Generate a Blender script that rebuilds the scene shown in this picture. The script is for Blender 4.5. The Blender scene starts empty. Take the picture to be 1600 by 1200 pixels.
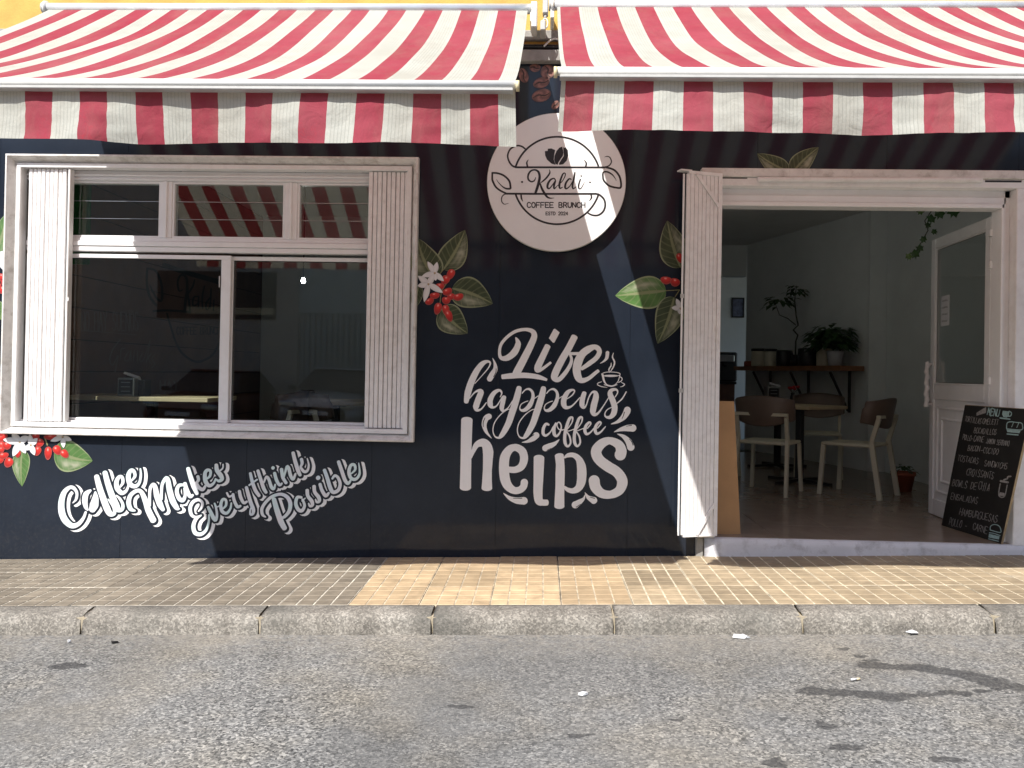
import bpy, math, random
from mathutils import Vector, Matrix
random.seed(11)
SC = bpy.context.scene
COL = SC.collection
R = math.radians

# ------------------------------------------------------------------ camera, sky, sun, exposure
YAW, PITCH, ROLL, YP, F = 0.0359633, 0.0090202, 0.0177444, 570.843, 1280.0
CAM = Vector((0, -5.2, 1.009))
def _axes():
    fwd = Vector((-math.sin(YAW), math.cos(YAW), 0)); right = Vector((math.cos(YAW), math.sin(YAW), 0)); up = Vector((0, 0, 1))
    f2 = fwd * math.cos(PITCH) + up * math.sin(PITCH); u2 = up * math.cos(PITCH) - fwd * math.sin(PITCH)
    return right * math.cos(ROLL) + u2 * math.sin(ROLL), u2 * math.cos(ROLL) - right * math.sin(ROLL), f2
AR, AU, AF = _axes()
cd = bpy.data.cameras.new('camera'); cam = bpy.data.objects.new('camera', cd); COL.objects.link(cam)
cam.matrix_world = Matrix(((AR.x, AU.x, -AF.x, CAM.x), (AR.y, AU.y, -AF.y, CAM.y), (AR.z, AU.z, -AF.z, CAM.z), (0, 0, 0, 1)))
cd.sensor_width = 36; cd.lens = 36 * F / 1600; cd.shift_y = (YP - 600) / 1600; cd.clip_start = .05; cd.clip_end = 500
SC.camera = cam
LX, LZ = .55, 1.215                                   # light travels (LX, 1, -LZ) towards the wall
ELEV = math.atan2(LZ, math.hypot(LX, 1)); AZ = math.atan2(-LX, -1)
W = bpy.data.worlds.new('World'); SC.world = W; W.use_nodes = True
nt = W.node_tree; bg = nt.nodes['Background']; sky = nt.nodes.new('ShaderNodeTexSky')
sky.sky_type = 'NISHITA'; sky.sun_disc = False; sky.sun_elevation = ELEV; sky.sun_rotation = AZ % (2 * math.pi)
sky.air_density = 1.0; sky.dust_density = 1.2; sky.ozone_density = 1.0
nt.links.new(sky.outputs[0], bg.inputs[0]); bg.inputs[1].default_value = .13
sl = bpy.data.lights.new('sun', 'SUN'); sl.energy = 4.7; sl.angle = R(.5); sl.color = (1, .965, .91)
so = bpy.data.objects.new('sun', sl); COL.objects.link(so); so.location = (-4, -9, 9)
so.rotation_euler = Vector((LX, 1, -LZ)).to_track_quat('-Z', 'Y').to_euler()
SC.view_settings.view_transform = 'Standard'; SC.view_settings.look = 'None'; SC.view_settings.gamma = 1
SC.view_settings.use_curve_mapping = False; SC.view_settings.exposure = .58
SC.render.engine = 'CYCLES'
SC.cycles.use_denoising = True; SC.cycles.max_bounces = 8; SC.cycles.transparent_max_bounces = 16; SC.cycles.caustics_reflective = False
SC.cycles.caustics_refractive = False; SC.cycles.sample_clamp_indirect = 6

# ------------------------------------------------------------------ measuring helpers: photo pixel -> point of a given plane
def ray(px, py): return AF + AR * ((px - 800) / F) - AU * ((py - YP) / F)
def P(px, py, Y=0.0):
    d = ray(px, py); t = (Y - CAM.y) / d.y; return CAM + d * t
SLOPE = .03
def pavz(x): return -.147 + SLOPE * x
def G(px, py, z0=0.0, s=0.0):
    d = ray(px, py); t = (z0 - CAM.z) / (d.z - s * d.x); return CAM + d * t

# ------------------------------------------------------------------ mesh + object helpers
class MB:
    def __init__(s): s.v = []; s.f = []; s.m = []; s.uv = {}
    def add(s, vs, fs, m=0):
        b = len(s.v); s.v += [tuple(v) for v in vs]
        for f in fs: s.f.append(tuple(i + b for i in f)); s.m.append(m)
        return s
    def box(s, x0, x1, y0, y1, z0, z1, m=0):
        return s.add([(x0,y0,z0),(x1,y0,z0),(x1,y1,z0),(x0,y1,z0),(x0,y0,z1),(x1,y0,z1),(x1,y1,z1),(x0,y1,z1)],
            [(0,3,2,1),(4,5,6,7),(0,1,5,4),(1,2,6,5),(2,3,7,6),(3,0,4,7)], m)
    def bbox(s, x0, x1, y0, y1, z0, z1, b=.004, m=0):
        """box whose edges are chamfered by b"""
        xs = (x0, x0+b, x1-b, x1); ys = (y0, y0+b, y1-b, y1); zs = (z0, z0+b, z1-b, z1)
        idx = {}; vs = []
        def vid(i, j, k):
            if (i, j, k) not in idx: idx[(i, j, k)] = len(vs); vs.append((xs[i], ys[j], zs[k]))
            return idx[(i, j, k)]
        fs = []
        for e in (0, 3):
            def q(a): return a if e == 3 else a[::-1]
            fs.append(q([vid(1,1,e), vid(2,1,e), vid(2,2,e), vid(1,2,e)]))
            fs.append(q([vid(e,1,1), vid(e,2,1), vid(e,2,2), vid(e,1,2)]))
            fs.append(q([vid(1,e,1), vid(1,e,2), vid(2,e,2), vid(2,e,1)]))
        for a in (0, 3):
            for c in (0, 3):
                a1 = 1 if a == 0 else 2; c1 = 1 if c == 0 else 2
                for q in ([vid(1,a,c1), vid(2,a,c1), vid(2,a1,c), vid(1,a1,c)], [vid(a,1,c1), vid(a,2,c1), vid(a1,2,c), vid(a1,1,c)],
                          [vid(a,c1,1), vid(a,c1,2), vid(a1,c,2), vid(a1,c,1)]):
                    fs.append(q)
                for d in (0, 3):
                    d1 = 1 if d == 0 else 2
                    fs.append([vid(a,c1,d1), vid(a1,c,d1), vid(a1,c1,d)])
        return s.add(vs, fs, m)
    def tube(s, pts, r, n=10, m=0, cap=True):
        pts = [Vector(p) for p in pts]; rs = r if isinstance(r, (list, tuple)) else [r] * len(pts)
        up = None; rings = []
        for i, p in enumerate(pts):
            t = (pts[min(i+1, len(pts)-1)] - pts[max(i-1, 0)]).normalized()
            if up is None: up = Vector((0,0,1)) if abs(t.z) < .9 else Vector((1,0,0))
            a = t.cross(up).normalized(); b = a.cross(t).normalized(); up = b
            rings.append([p + (a * math.cos(2*math.pi*k/n) + b * math.sin(2*math.pi*k/n)) * rs[i] for k in range(n)])
        vs = [v for rg in rings for v in rg]; fs = []
        for i in range(len(pts) - 1):
            for k in range(n): fs.append((i*n+k, i*n+(k+1) % n, (i+1)*n+(k+1) % n, (i+1)*n+k))
        if cap: fs.append(tuple(range(n-1, -1, -1))); fs.append(tuple((len(pts)-1)*n+k for k in range(n)))
        return s.add(vs, fs, m)
    def bar(s, a, b, w, h, m=0):
        """rectangular bar from a to b, w sideways, h in the other way"""
        a = Vector(a); b = Vector(b); t = (b-a).normalized(); up = Vector((0,0,1)) if abs(t.z) < .9 else Vector((0,1,0))
        x = t.cross(up).normalized() * w / 2; y = t.cross(x).normalized() * h / 2
        return s.add([a-x-y, a+x-y, a+x+y, a-x+y, b-x-y, b+x-y, b+x+y, b-x+y],
            [(0,3,2,1),(4,5,6,7),(0,1,5,4),(1,2,6,5),(2,3,7,6),(3,0,4,7)], m)
    def lathe(s, prof, n=20, c=(0,0,0), m=0):
        vs = []; fs = []
        for r, z in prof:
            for k in range(n): vs.append((c[0]+r*math.cos(2*math.pi*k/n), c[1]+r*math.sin(2*math.pi*k/n), c[2]+z))
        for i in range(len(prof)-1):
            for k in range(n): fs.append((i*n+k, i*n+(k+1) % n, (i+1)*n+(k+1) % n, (i+1)*n+k))
        fs.append(tuple(range(n-1, -1, -1))); fs.append(tuple((len(prof)-1)*n+k for k in range(n)))
        return s.add(vs, fs, m)
    def frame(s, x0, x1, z0, z1, prof, m=0):
        """mitred rectangular frame: prof = [(inset, Y), ...]"""
        vs = []
        for i, y in prof: vs += [(x0+i, y, z0+i), (x1-i, y, z0+i), (x1-i, y, z1-i), (x0+i, y, z1-i)]
        fs = []
        for j in range(len(prof)-1):
            for k in range(4): fs.append((j*4+k, j*4+(k+1) % 4, (j+1)*4+(k+1) % 4, (j+1)*4+k))
        return s.add(vs, fs, m)
    def build(s, name, mats, parent=None, smooth=False, col=None):
        me = bpy.data.meshes.new(name); me.from_pydata(s.v, [], s.f)
        if not isinstance(mats, (list, tuple)): mats = [mats]
        for m in mats: me.materials.append(m)
        if len(mats) > 1: me.polygons.foreach_set('material_index', s.m)
        if smooth: me.polygons.foreach_set('use_smooth', [True] * len(me.polygons))
        if s.uv:
            ul = me.uv_layers.new(name='UVMap')
            for lp in me.loops: ul.data[lp.index].uv = s.uv.get(lp.vertex_index, (0, 0))
        if col:
            ca = me.color_attributes.new('Col', 'FLOAT_COLOR', 'POINT')
            for i, c in enumerate(col): ca.data[i].color = (c[0], c[1], c[2], 1)
        me.update()
        o = bpy.data.objects.new(name, me); COL.objects.link(o)
        if parent: o.parent = parent
        return o
def inst(name, src, parent, loc=(0,0,0), rot=(0,0,0), scale=(1,1,1), mat=None):
    o = bpy.data.objects.new(name, src.data if hasattr(src, 'data') else src); COL.objects.link(o)
    o.parent = parent; o.location = loc; o.rotation_euler = rot; o.scale = scale
    return o
def empty(name, loc=(0,0,0), rz=0, parent=None):
    o = bpy.data.objects.new(name, None); COL.objects.link(o); o.location = loc; o.rotation_euler = (0, 0, rz); o.empty_display_size = .1
    if parent: o.parent = parent
    return o
def tag(o, label=None, cat=None, group=None, kind=None):
    if label: o['label'] = label
    if cat: o['category'] = cat
    if group: o['group'] = group
    if kind: o['kind'] = kind
    return o
def copy_tree(o, parent=None):
    c = o.copy(); COL.objects.link(c); c.parent = parent
    for ch in list(o.children): copy_tree(ch, c)
    return c

# ------------------------------------------------------------------ materials
def nodes(name):
    m = bpy.data.materials.new(name); m.use_nodes = True; t = m.node_tree
    return m, t, t.nodes['Principled BSDF']
def ramp(t, stops, interp='LINEAR'):
    n = t.nodes.new('ShaderNodeValToRGB'); n.color_ramp.interpolation = interp
    while len(n.color_ramp.elements) < len(stops): n.color_ramp.elements.new(.5)
    for e, (p, c) in zip(n.color_ramp.elements, stops):
        e.position = p; e.color = (c[0], c[1], c[2], 1) if not isinstance(c, (int, float)) else (c, c, c, 1)
    return n
def mixc(t, a, b, fac, mode='MIX'):
    n = t.nodes.new('ShaderNodeMix'); n.data_type = 'RGBA'; n.blend_type = mode
    for sock, val in ((n.inputs[0], fac), (n.inputs[6], a), (n.inputs[7], b)):
        if hasattr(val, 'type') and hasattr(val, 'node'): t.links.new(val, sock)
        elif isinstance(val, (int, float)): sock.default_value = val
        else: sock.default_value = (val[0], val[1], val[2], 1)
    return n.outputs[2]
def noise(t, scale, detail=4, rough=.55, vec=None, dist=0):
    n = t.nodes.new('ShaderNodeTexNoise'); n.inputs['Scale'].default_value = scale; n.inputs['Detail'].default_value = detail
    n.inputs['Roughness'].default_value = rough; n.inputs['Distortion'].default_value = dist
    if vec is not None: t.links.new(vec, n.inputs['Vector'])
    return n.outputs['Fac']
def objco(t, scale=(1,1,1)):
    tc = t.nodes.new('ShaderNodeTexCoord'); mp = t.nodes.new('ShaderNodeMapping'); mp.inputs['Scale'].default_value = scale
    t.links.new(tc.outputs['Object'], mp.inputs[0]); return mp.outputs[0]
def wpos(t, scale=(1,1,1)):
    g = t.nodes.new('ShaderNodeNewGeometry'); mp = t.nodes.new('ShaderNodeMapping'); mp.inputs['Scale'].default_value = scale
    t.links.new(g.outputs['Position'], mp.inputs[0]); return mp.outputs[0]
def bump(t, b, h, strength=.3, dist=.01):
    n = t.nodes.new('ShaderNodeBump'); n.inputs['Strength'].default_value = strength; n.inputs['Distance'].default_value = dist
    t.links.new(h, n.inputs['Height']); t.links.new(n.outputs[0], b.inputs['Normal'])
def mat(name, c, rough=.6, var=.18, scale=8, metal=0, spec=.5, bmp=0, bscale=60, dirt=None, dirtscale=5, dirtamt=.35):
    m, t, b = nodes(name); w = wpos(t)
    dark = [x * (1 - var) for x in c]; light = [min(1, x * (1 + var * .6)) for x in c]
    rp = ramp(t, [(.3, dark), (.7, light)]); t.links.new(noise(t, scale, 5, .6, w), rp.inputs[0]); out = rp.outputs[0]
    if dirt:
        r2 = ramp(t, [(.5, 0), (.75, dirtamt)]); t.links.new(noise(t, dirtscale, 8, .7, w), r2.inputs[0]); out = mixc(t, out, dirt, r2.outputs[0])
    t.links.new(out, b.inputs['Base Color']); b.inputs['Roughness'].default_value = rough; b.inputs['Metallic'].default_value = metal
    b.inputs['Specular IOR Level'].default_value = spec
    if bmp: bump(t, b, noise(t, bscale, 4, .6, w), bmp, .004)
    return m
def colmat(name, rough=.45):
    m, t, b = nodes(name); a = t.nodes.new('ShaderNodeVertexColor'); a.layer_name = 'Col'
    t.links.new(a.outputs[0], b.inputs['Base Color']); b.inputs['Roughness'].default_value = rough; return m

def clad_mat():
    m, t, b = nodes('black_vinyl_cladding'); w = wpos(t)
    rp = ramp(t, [(.3, (.013,.0175,.027)), (.7, (.018,.024,.0365))]); t.links.new(noise(t, 3, 6, .65, w), rp.inputs[0])
    d = ramp(t, [(.62, 0), (.8, .3)]); t.links.new(noise(t, 9, 8, .75, wpos(t, (1,1,.35))), d.inputs[0])
    t.links.new(mixc(t, rp.outputs[0], (.05,.052,.055), d.outputs[0]), b.inputs['Base Color'])
    # dust and dried splashes thrown up from the pavement, plus rain runs
    sz = t.nodes.new('ShaderNodeSeparateXYZ'); t.links.new(wpos(t), sz.inputs[0])
    lo = ramp(t, [(.0, .9), (.5, .25), (1, 0)]); mr = t.nodes.new('ShaderNodeMapRange'); mr.inputs[1].default_value = -.25; mr.inputs[2].default_value = .55; t.links.new(sz.outputs[2], mr.inputs[0]); t.links.new(mr.outputs[0], lo.inputs[0])
    spl = ramp(t, [(.5, 0), (.7, 1)]); t.links.new(noise(t, 38, 8, .8, w), spl.inputs[0])
    mm = t.nodes.new('ShaderNodeMath'); mm.operation = 'MULTIPLY'; t.links.new(lo.outputs[0], mm.inputs[0]); t.links.new(spl.outputs[0], mm.inputs[1])
    run = ramp(t, [(.6, 0), (.78, .35)]); t.links.new(noise(t, 6, 6, .7, wpos(t, (7,1,.3))), run.inputs[0])
    m4 = t.nodes.new('ShaderNodeMath'); m4.operation = 'MAXIMUM'; t.links.new(mm.outputs[0], m4.inputs[0]); t.links.new(run.outputs[0], m4.inputs[1])
    m5 = t.nodes.new('ShaderNodeMath'); m5.operation = 'MULTIPLY'; m5.inputs[1].default_value = .55; t.links.new(m4.outputs[0], m5.inputs[0])
    prev = b.inputs['Base Color'].links[0].from_socket; t.links.new(mixc(t, prev, (.055,.053,.05), m5.outputs[0]), b.inputs['Base Color'])
    b.inputs['Roughness'].default_value = .09; b.inputs['Specular IOR Level'].default_value = .27
    bump(t, b, noise(t, 260, 3, .6, wpos(t, (.25,1,1))), .05, .001)
    return m
M = {}
M['clad'] = clad_mat()
M['frame_white'] = mat('painted_white_metal', (.86,.85,.84), .38, .07, 6, dirt=(.36,.31,.26), dirtscale=9, dirtamt=.26)
M['white_alu'] = mat('white_aluminium', (.87,.87,.87), .3, .04, 5, dirt=(.5,.47,.43), dirtscale=9, dirtamt=.14)
M['plaster_frame'] = mat('painted_plaster_surround', (.74,.72,.69), .7, .16, 9, bmp=.25, bscale=45, dirt=(.2,.16,.12), dirtscale=12, dirtamt=.6)
M['grille'] = mat('white_grille_paint', (.85,.83,.82), .42, .08, 20, dirt=(.35,.3,.25), dirtscale=25, dirtamt=.25)
M['dark_gap'] = mat('dark_metal', (.03,.03,.03), .5, .2)
M['black_metal'] = mat('black_metal', (.012,.012,.013), .45, .2)
M['yellow'] = mat('yellow_stucco', (.62,.40,.10), .9, .2, 5, bmp=.6, bscale=70, dirt=(.4,.25,.08), dirtscale=4, dirtamt=.4)
M['concrete'] = mat('grey_concrete', (.34,.33,.31), .9, .25, 7, bmp=.4, bscale=40, dirt=(.12,.11,.1), dirtscale=6, dirtamt=.5)
M['step'] = mat('white_painted_step', (.66,.66,.69), .7, .12, 5, bmp=.5, bscale=25, dirt=(.2,.19,.19), dirtscale=10, dirtamt=.7)
M['sign'] = mat('sign_acrylic', (.82,.82,.82), .3, .03, 4)
M['sign_edge'] = mat('sign_edge_plastic', (.62,.61,.58), .4, .08, 6)
M['ink'] = mat('black_vinyl_print', (.012,.012,.014), .35, .1)
M['vinyl_white'] = mat('white_vinyl', (.88,.875,.88), .5, .05, 5, dirt=(.5,.47,.45), dirtscale=20, dirtamt=.15)
def holo():
    m, t, b = nodes('pale_iridescent_vinyl'); rp = ramp(t, [(.25,(.78,.70,.80)), (.42,(.66,.80,.80)), (.55,(.80,.78,.80)), (.7,(.66,.76,.82))])
    t.links.new(noise(t, 4, 2, .5, wpos(t)), rp.inputs[0]); t.links.new(rp.outputs[0], b.inputs['Base Color']); b.inputs['Roughness'].default_value = .35; return m
M['holo'] = holo()
M['print'] = colmat('printed_artwork', .42)
M['alu_tube'] = mat('aluminium_tube', (.74,.75,.76), .28, .05, 12, metal=.35, dirt=(.35,.33,.3), dirtscale=18, dirtamt=.3)
M['bar_white'] = mat('white_lacquer_bar', (.8,.79,.76), .35, .05, 12, dirt=(.5,.45,.36), dirtscale=14, dirtamt=.2)
M['cap'] = mat('yellowed_plastic_cap', (.68,.58,.36), .5, .1, 20)
M['grey_plastic'] = mat('grey_plastic', (.5,.49,.47), .5, .1, 20)
def fabric(name, c, tr, trc, pin):
    m, t, b = nodes(name); t.nodes.remove(b); out = t.nodes['Material Output']
    uv = t.nodes.new('ShaderNodeUVMap'); uv.uv_map = 'UVMap'; sp = t.nodes.new('ShaderNodeSeparateXYZ'); t.links.new(uv.outputs[0], sp.inputs[0])
    w = wpos(t); rp = ramp(t, [(.3, [x*.9 for x in c]), (.7, [min(1, x*1.06) for x in c])]); t.links.new(noise(t, 7, 6, .65, w), rp.inputs[0]); colr = rp.outputs[0]
    if pin:
        ml = t.nodes.new('ShaderNodeMath'); ml.operation = 'MULTIPLY'; ml.inputs[1].default_value = 8; t.links.new(sp.outputs[0], ml.inputs[0])
        fr = t.nodes.new('ShaderNodeMath'); fr.operation = 'FRACT'; t.links.new(ml.outputs[0], fr.inputs[0])
        r2 = ramp(t, [(.0, 0), (.38, 0), (.46, 1), (.58, 1), (.66, 0)]); t.links.new(fr.outputs[0], r2.inputs[0])
        r3 = ramp(t, [(.1, 0), (.12, 1), (.88, 1), (.9, 0)]); t.links.new(sp.outputs[0], r3.inputs[0])
        mm = t.nodes.new('ShaderNodeMath'); mm.operation = 'MULTIPLY'; t.links.new(r2.outputs[0], mm.inputs[0]); t.links.new(r3.outputs[0], mm.inputs[1])
        m2 = t.nodes.new('ShaderNodeMath'); m2.operation = 'MULTIPLY'; m2.inputs[1].default_value = .85; t.links.new(mm.outputs[0], m2.inputs[0])
        colr = mixc(t, colr, (.33,.345,.31), m2.outputs[0])
    else:
        # crease marks where the dye has rubbed
        nn = noise(t, 5, 3, .6, w, 1.6); r2 = ramp(t, [(.485, 0), (.5, .55), (.515, 0)]); t.links.new(nn, r2.inputs[0])
        msk = ramp(t, [(.5, 0), (.62, 1)]); t.links.new(noise(t, 2.3, 2, .5, w), msk.inputs[0])
        mm = t.nodes.new('ShaderNodeMath'); mm.operation = 'MULTIPLY'; t.links.new(r2.outputs[0], mm.inputs[0]); t.links.new(msk.outputs[0], mm.inputs[1])
        colr = mixc(t, colr, (.5,.03,.06), mm.outputs[0])
    dirt = ramp(t, [(.45, 0), (.75, .34)]); t.links.new(noise(t, 3, 8, .72, wpos(t, (1.6,.5,.5))), dirt.inputs[0]); colr = mixc(t, colr, (.34,.27,.20), dirt.outputs[0])
    weave = ramp(t, [(.3, .88), (.7, 1.08)]); t.links.new(noise(t, 420, 2, .6, wpos(t, (1,.35,.35))), weave.inputs[0]); colr = mixc(t, colr, weave.outputs[0], 1, 'MULTIPLY')
    fade = ramp(t, [(.35, 0), (.7, .22)]); t.links.new(noise(t, 1.3, 4, .6, w), fade.inputs[0]); colr = mixc(t, colr, [min(1, x*1.1+.16) for x in c], fade.outputs[0])
    df = t.nodes.new('ShaderNodeBsdfDiffuse'); tl = t.nodes.new('ShaderNodeBsdfTranslucent'); mx = t.nodes.new('ShaderNodeMixShader'); mx.inputs[0].default_value = tr
    t.links.new(colr, df.inputs[0]); tl.inputs[0].default_value = (*trc, 1)
    bn = t.nodes.new('ShaderNodeBump'); bn.inputs['Strength'].default_value = .6; bn.inputs['Distance'].default_value = .014
    t.links.new(noise(t, 9, 4, .55, w, .8), bn.inputs['Height']); t.links.new(bn.outputs[0], df.inputs['Normal'])
    t.links.new(df.outputs[0], mx.inputs[1]); t.links.new(tl.outputs[0], mx.inputs[2]); t.links.new(mx.outputs[0], out.inputs[0]); return m
M['fab_red'] = fabric('red_awning_canvas', (.35,.06,.085), .26, (.40,.05,.055), False)
M['fab_white'] = fabric('white_pinstripe_awning_canvas', (.52,.525,.475), .28, (.72,.66,.54), True)
def glass(name, tint=(.95,.97,.96), f0=.045):
    m, t, b = nodes(name); t.nodes.remove(b); out = t.nodes['Material Output']
    lw = t.nodes.new('ShaderNodeLayerWeight'); lw.inputs[0].default_value = .5
    pw = t.nodes.new('ShaderNodeMath'); pw.operation = 'POWER'; pw.inputs[1].default_value = 5; t.links.new(lw.outputs['Facing'], pw.inputs[0])
    ma = t.nodes.new('ShaderNodeMath'); ma.operation = 'MULTIPLY_ADD'; ma.inputs[1].default_value = 1 - f0; ma.inputs[2].default_value = f0; t.links.new(pw.outputs[0], ma.inputs[0])
    tr = t.nodes.new('ShaderNodeBsdfTransparent'); tr.inputs[0].default_value = (*tint, 1)
    gl = t.nodes.new('ShaderNodeBsdfGlossy'); gl.inputs['Roughness'].default_value = .0; gl.inputs[0].default_value = (1,1,1,1)
    mx = t.nodes.new('ShaderNodeMixShader'); t.links.new(ma.outputs[0], mx.inputs[0]); t.links.new(tr.outputs[0], mx.inputs[1]); t.links.new(gl.outputs[0], mx.inputs[2])
    t.links.new(mx.outputs[0], out.inputs[0]); return m
M['glass'] = glass('window_glass', (.86,.89,.88), .052)
M['door_glass'] = glass('door_glass', (.9,.92,.91), .09)
M['int_white'] = mat('interior_white_paint', (.78,.82,.81), .75, .06, 3)
M['ceiling'] = mat('ceiling_paint', (.78,.80,.79), .8, .05, 3)
M['plank'] = mat('dark_brown_panelling', (.15,.07,.045), .5, .35, 4)
M['wood'] = mat('light_wood_top', (.52,.43,.27), .5, .15, 6)
M['shelf_wood'] = mat('brown_wood_shelf', (.25,.11,.05), .5, .3, 5)
M['cream'] = mat('cream_plastic', (.62,.59,.46), .45, .06, 8)
M['brown_plastic'] = mat('brown_plastic', (.15,.11,.088), .4, .1, 8)
M['board'] = mat('brown_hardboard', (.42,.235,.10), .6, .12, 5)
M['terracotta'] = mat('terracotta', (.32,.08,.04), .7, .15, 10)
M['soil'] = mat('soil', (.03,.02,.015), .9, .3, 40)
M['leaf'] = mat('green_leaf', (.03,.08,.02), .45, .4, 30)
M['leaf_light'] = mat('light_green_leaf', (.09,.16,.04), .45, .4, 30)
M['stem'] = mat('dark_stem', (.03,.035,.02), .6, .3, 30)
M['paper'] = mat('white_paper', (.66,.67,.69), .8, .05, 30)
M['steel'] = mat('brushed_steel', (.45,.46,.47), .3, .1, 30, metal=.9)
M['chalkboard'] = mat('chalkboard_black', (.012,.011,.010), .6, .5, 6)
M['chalk_white'] = mat('chalk_white', (.30,.29,.28), .9, .35, 90)
M['chalk_teal'] = mat('chalk_teal', (.32,.46,.46), .9, .2, 60)
M['green_panel'] = mat('green_panel', (.02,.12,.03), .6, .15, 5)
M['red_petal'] = mat('red_petals', (.5,.02,.03), .6, .2, 30)
M['cable_black'] = mat('black_cable', (.015,.015,.017), .5, .2)
M['cable_white'] = mat('white_cable', (.7,.7,.68), .5, .1)

# ------------------------------------------------------------------ road, kerb, pavement (the street climbs to the right)
from mathutils import noise as mnoise
TILT = (0, -math.atan(SLOPE), 0)
def road_mat():
    m, t, b = nodes('worn_asphalt'); w = wpos(t)
    vo = t.nodes.new('ShaderNodeTexVoronoi'); vo.inputs['Scale'].default_value = 120; t.links.new(w, vo.inputs['Vector'])
    sp = t.nodes.new('ShaderNodeSeparateColor'); t.links.new(vo.outputs['Color'], sp.inputs[0])
    stones = ramp(t, [(0, (.05,.05,.05)), (.25, (.125,.125,.122)), (.6, (.21,.208,.20)), (.85, (.30,.295,.28)), (1, (.43,.42,.395))]); t.links.new(sp.outputs[0], stones.inputs[0])
    fine = ramp(t, [(.32, (.14,.14,.137)), (.68, (.26,.257,.25))]); t.links.new(noise(t, 210, 4, .7, w), fine.inputs[0])
    worn = ramp(t, [(.35, 0), (.65, 1)]); t.links.new(noise(t, 1.1, 5, .6, w), worn.inputs[0])
    c = mixc(t, fine.outputs[0], stones.outputs[0], worn.outputs[0])
    c = mixc(t, c, stones.outputs[0], .45)
    pit = ramp(t, [(.05, .1), (.16, 1)]); t.links.new(vo.outputs['Distance'], pit.inputs[0])
    big = ramp(t, [(.3, .66), (.7, 1.25)]); t.links.new(noise(t, .9, 6, .65, w), big.inputs[0])
    c = mixc(t, c, big.outputs[0], .85, 'MULTIPLY')
    warm = ramp(t, [(.45, (1,1,1)), (.7, (1.06,1.0,.90))]); t.links.new(noise(t, 1.7, 4, .6, w), warm.inputs[0]); c = mixc(t, c, warm.outputs[0], 1, 'MULTIPLY')
    sy = t.nodes.new('ShaderNodeSeparateXYZ'); t.links.new(w, sy.inputs[0]); mr = t.nodes.new('ShaderNodeMapRange'); mr.inputs[1].default_value = -1.62; mr.inputs[2].default_value = -1.26; t.links.new(sy.outputs[1], mr.inputs[0])
    gm = t.nodes.new('ShaderNodeMath'); gm.operation = 'MULTIPLY'; gn_ = ramp(t, [(.42, 0), (.66, .8)]); t.links.new(noise(t, 26, 8, .75, w), gn_.inputs[0]); t.links.new(mr.outputs[0], gm.inputs[0]); t.links.new(gn_.outputs[0], gm.inputs[1])
    c = mixc(t, c, (.30,.275,.235), gm.outputs[0])                     # grit that gathers along the kerb
    # damp spills and oil drips, each with its own outline
    spots = []
    def capsule(pts, wd):
        for (a, b2) in zip(pts, pts[1:]):
            n = max(1, int(math.hypot(b2[0]-a[0], b2[1]-a[1]) / 22))
            for k in range(n + 1):
                q = k / n; g = G(a[0]+(b2[0]-a[0])*q, a[1]+(b2[1]-a[1])*q, -.247, SLOPE); spots.append((g.x, g.y, wd*1.5, wd))
    capsule([(1318,1015),(1362,1032)], .022); capsule([(1365,1040),(1440,1044),(1500,1053),(1552,1064)], .05); capsule([(1555,1068),(1620,1078)], .045)
    capsule([(1272,1080),(1330,1084),(1400,1090)], .045); capsule([(1420,1086),(1500,1083),(1560,1076)], .028)
    for (px, py, rx, ry) in ((105,1041,.10,.045), (1290,1133,.035,.02), (905,1148,.05,.022), (1058,1126,.025,.013), (1322,1168,.07,.025), (1210,1192,.06,.03), (722,1104,.05,.025), (1480,1188,.06,.03)):
        g = G(px, py, -.247, SLOPE); spots.append((g.x, g.y, rx, ry))
    best = None
    wob = t.nodes.new('ShaderNodeTexNoise'); wob.inputs['Scale'].default_value = 14; wob.inputs['Detail'].default_value = 5; t.links.new(w, wob.inputs['Vector'])
    off = t.nodes.new('ShaderNodeVectorMath'); off.operation = 'MULTIPLY_ADD'; off.inputs[1].default_value = (.09,.09,0); off.inputs[2].default_value = (-.045,-.045,0); t.links.new(wob.outputs['Color'], off.inputs[0])
    flat = t.nodes.new('ShaderNodeVectorMath'); flat.operation = 'MULTIPLY'; flat.inputs[1].default_value = (1,1,0); t.links.new(w, flat.inputs[0])
    ad = t.nodes.new('ShaderNodeVectorMath'); ad.operation = 'ADD'; t.links.new(flat.outputs[0], ad.inputs[0]); t.links.new(off.outputs[0], ad.inputs[1])
    for (x, y, rx, ry) in spots:
        mp = t.nodes.new('ShaderNodeMapping'); mp.vector_type = 'TEXTURE'; mp.inputs['Location'].default_value = (x, y, 0); mp.inputs['Scale'].default_value = (rx, ry, 1)
        t.links.new(ad.outputs[0], mp.inputs[0]); ln = t.nodes.new('ShaderNodeVectorMath'); ln.operation = 'LENGTH'; t.links.new(mp.outputs[0], ln.inputs[0])
        if best is None: best = ln.outputs['Value']
        else:
            mn = t.nodes.new('ShaderNodeMath'); mn.operation = 'MINIMUM'; t.links.new(best, mn.inputs[0]); t.links.new(ln.outputs['Value'], mn.inputs[1]); best = mn.outputs[0]
    wet = ramp(t, [(.8, .68), (1.1, 0)]); t.links.new(best, wet.inputs[0])
    c = mixc(t, c, (.03,.03,.032), wet.outputs[0])
    t.links.new(c, b.inputs['Base Color']); b.inputs['Roughness'].default_value = .82; b.inputs['Specular IOR Level'].default_value = .3
    bump(t, b, mixc(t, pit.outputs[0], noise(t, 160, 3, .7, w), .45), .9, .008)
    return m
road = MB().add([(-70,-40,0),(70,-40,0),(70,.0,0),(-70,.0,0)], [(0,1,2,3)]).build('road', road_mat())
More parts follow.
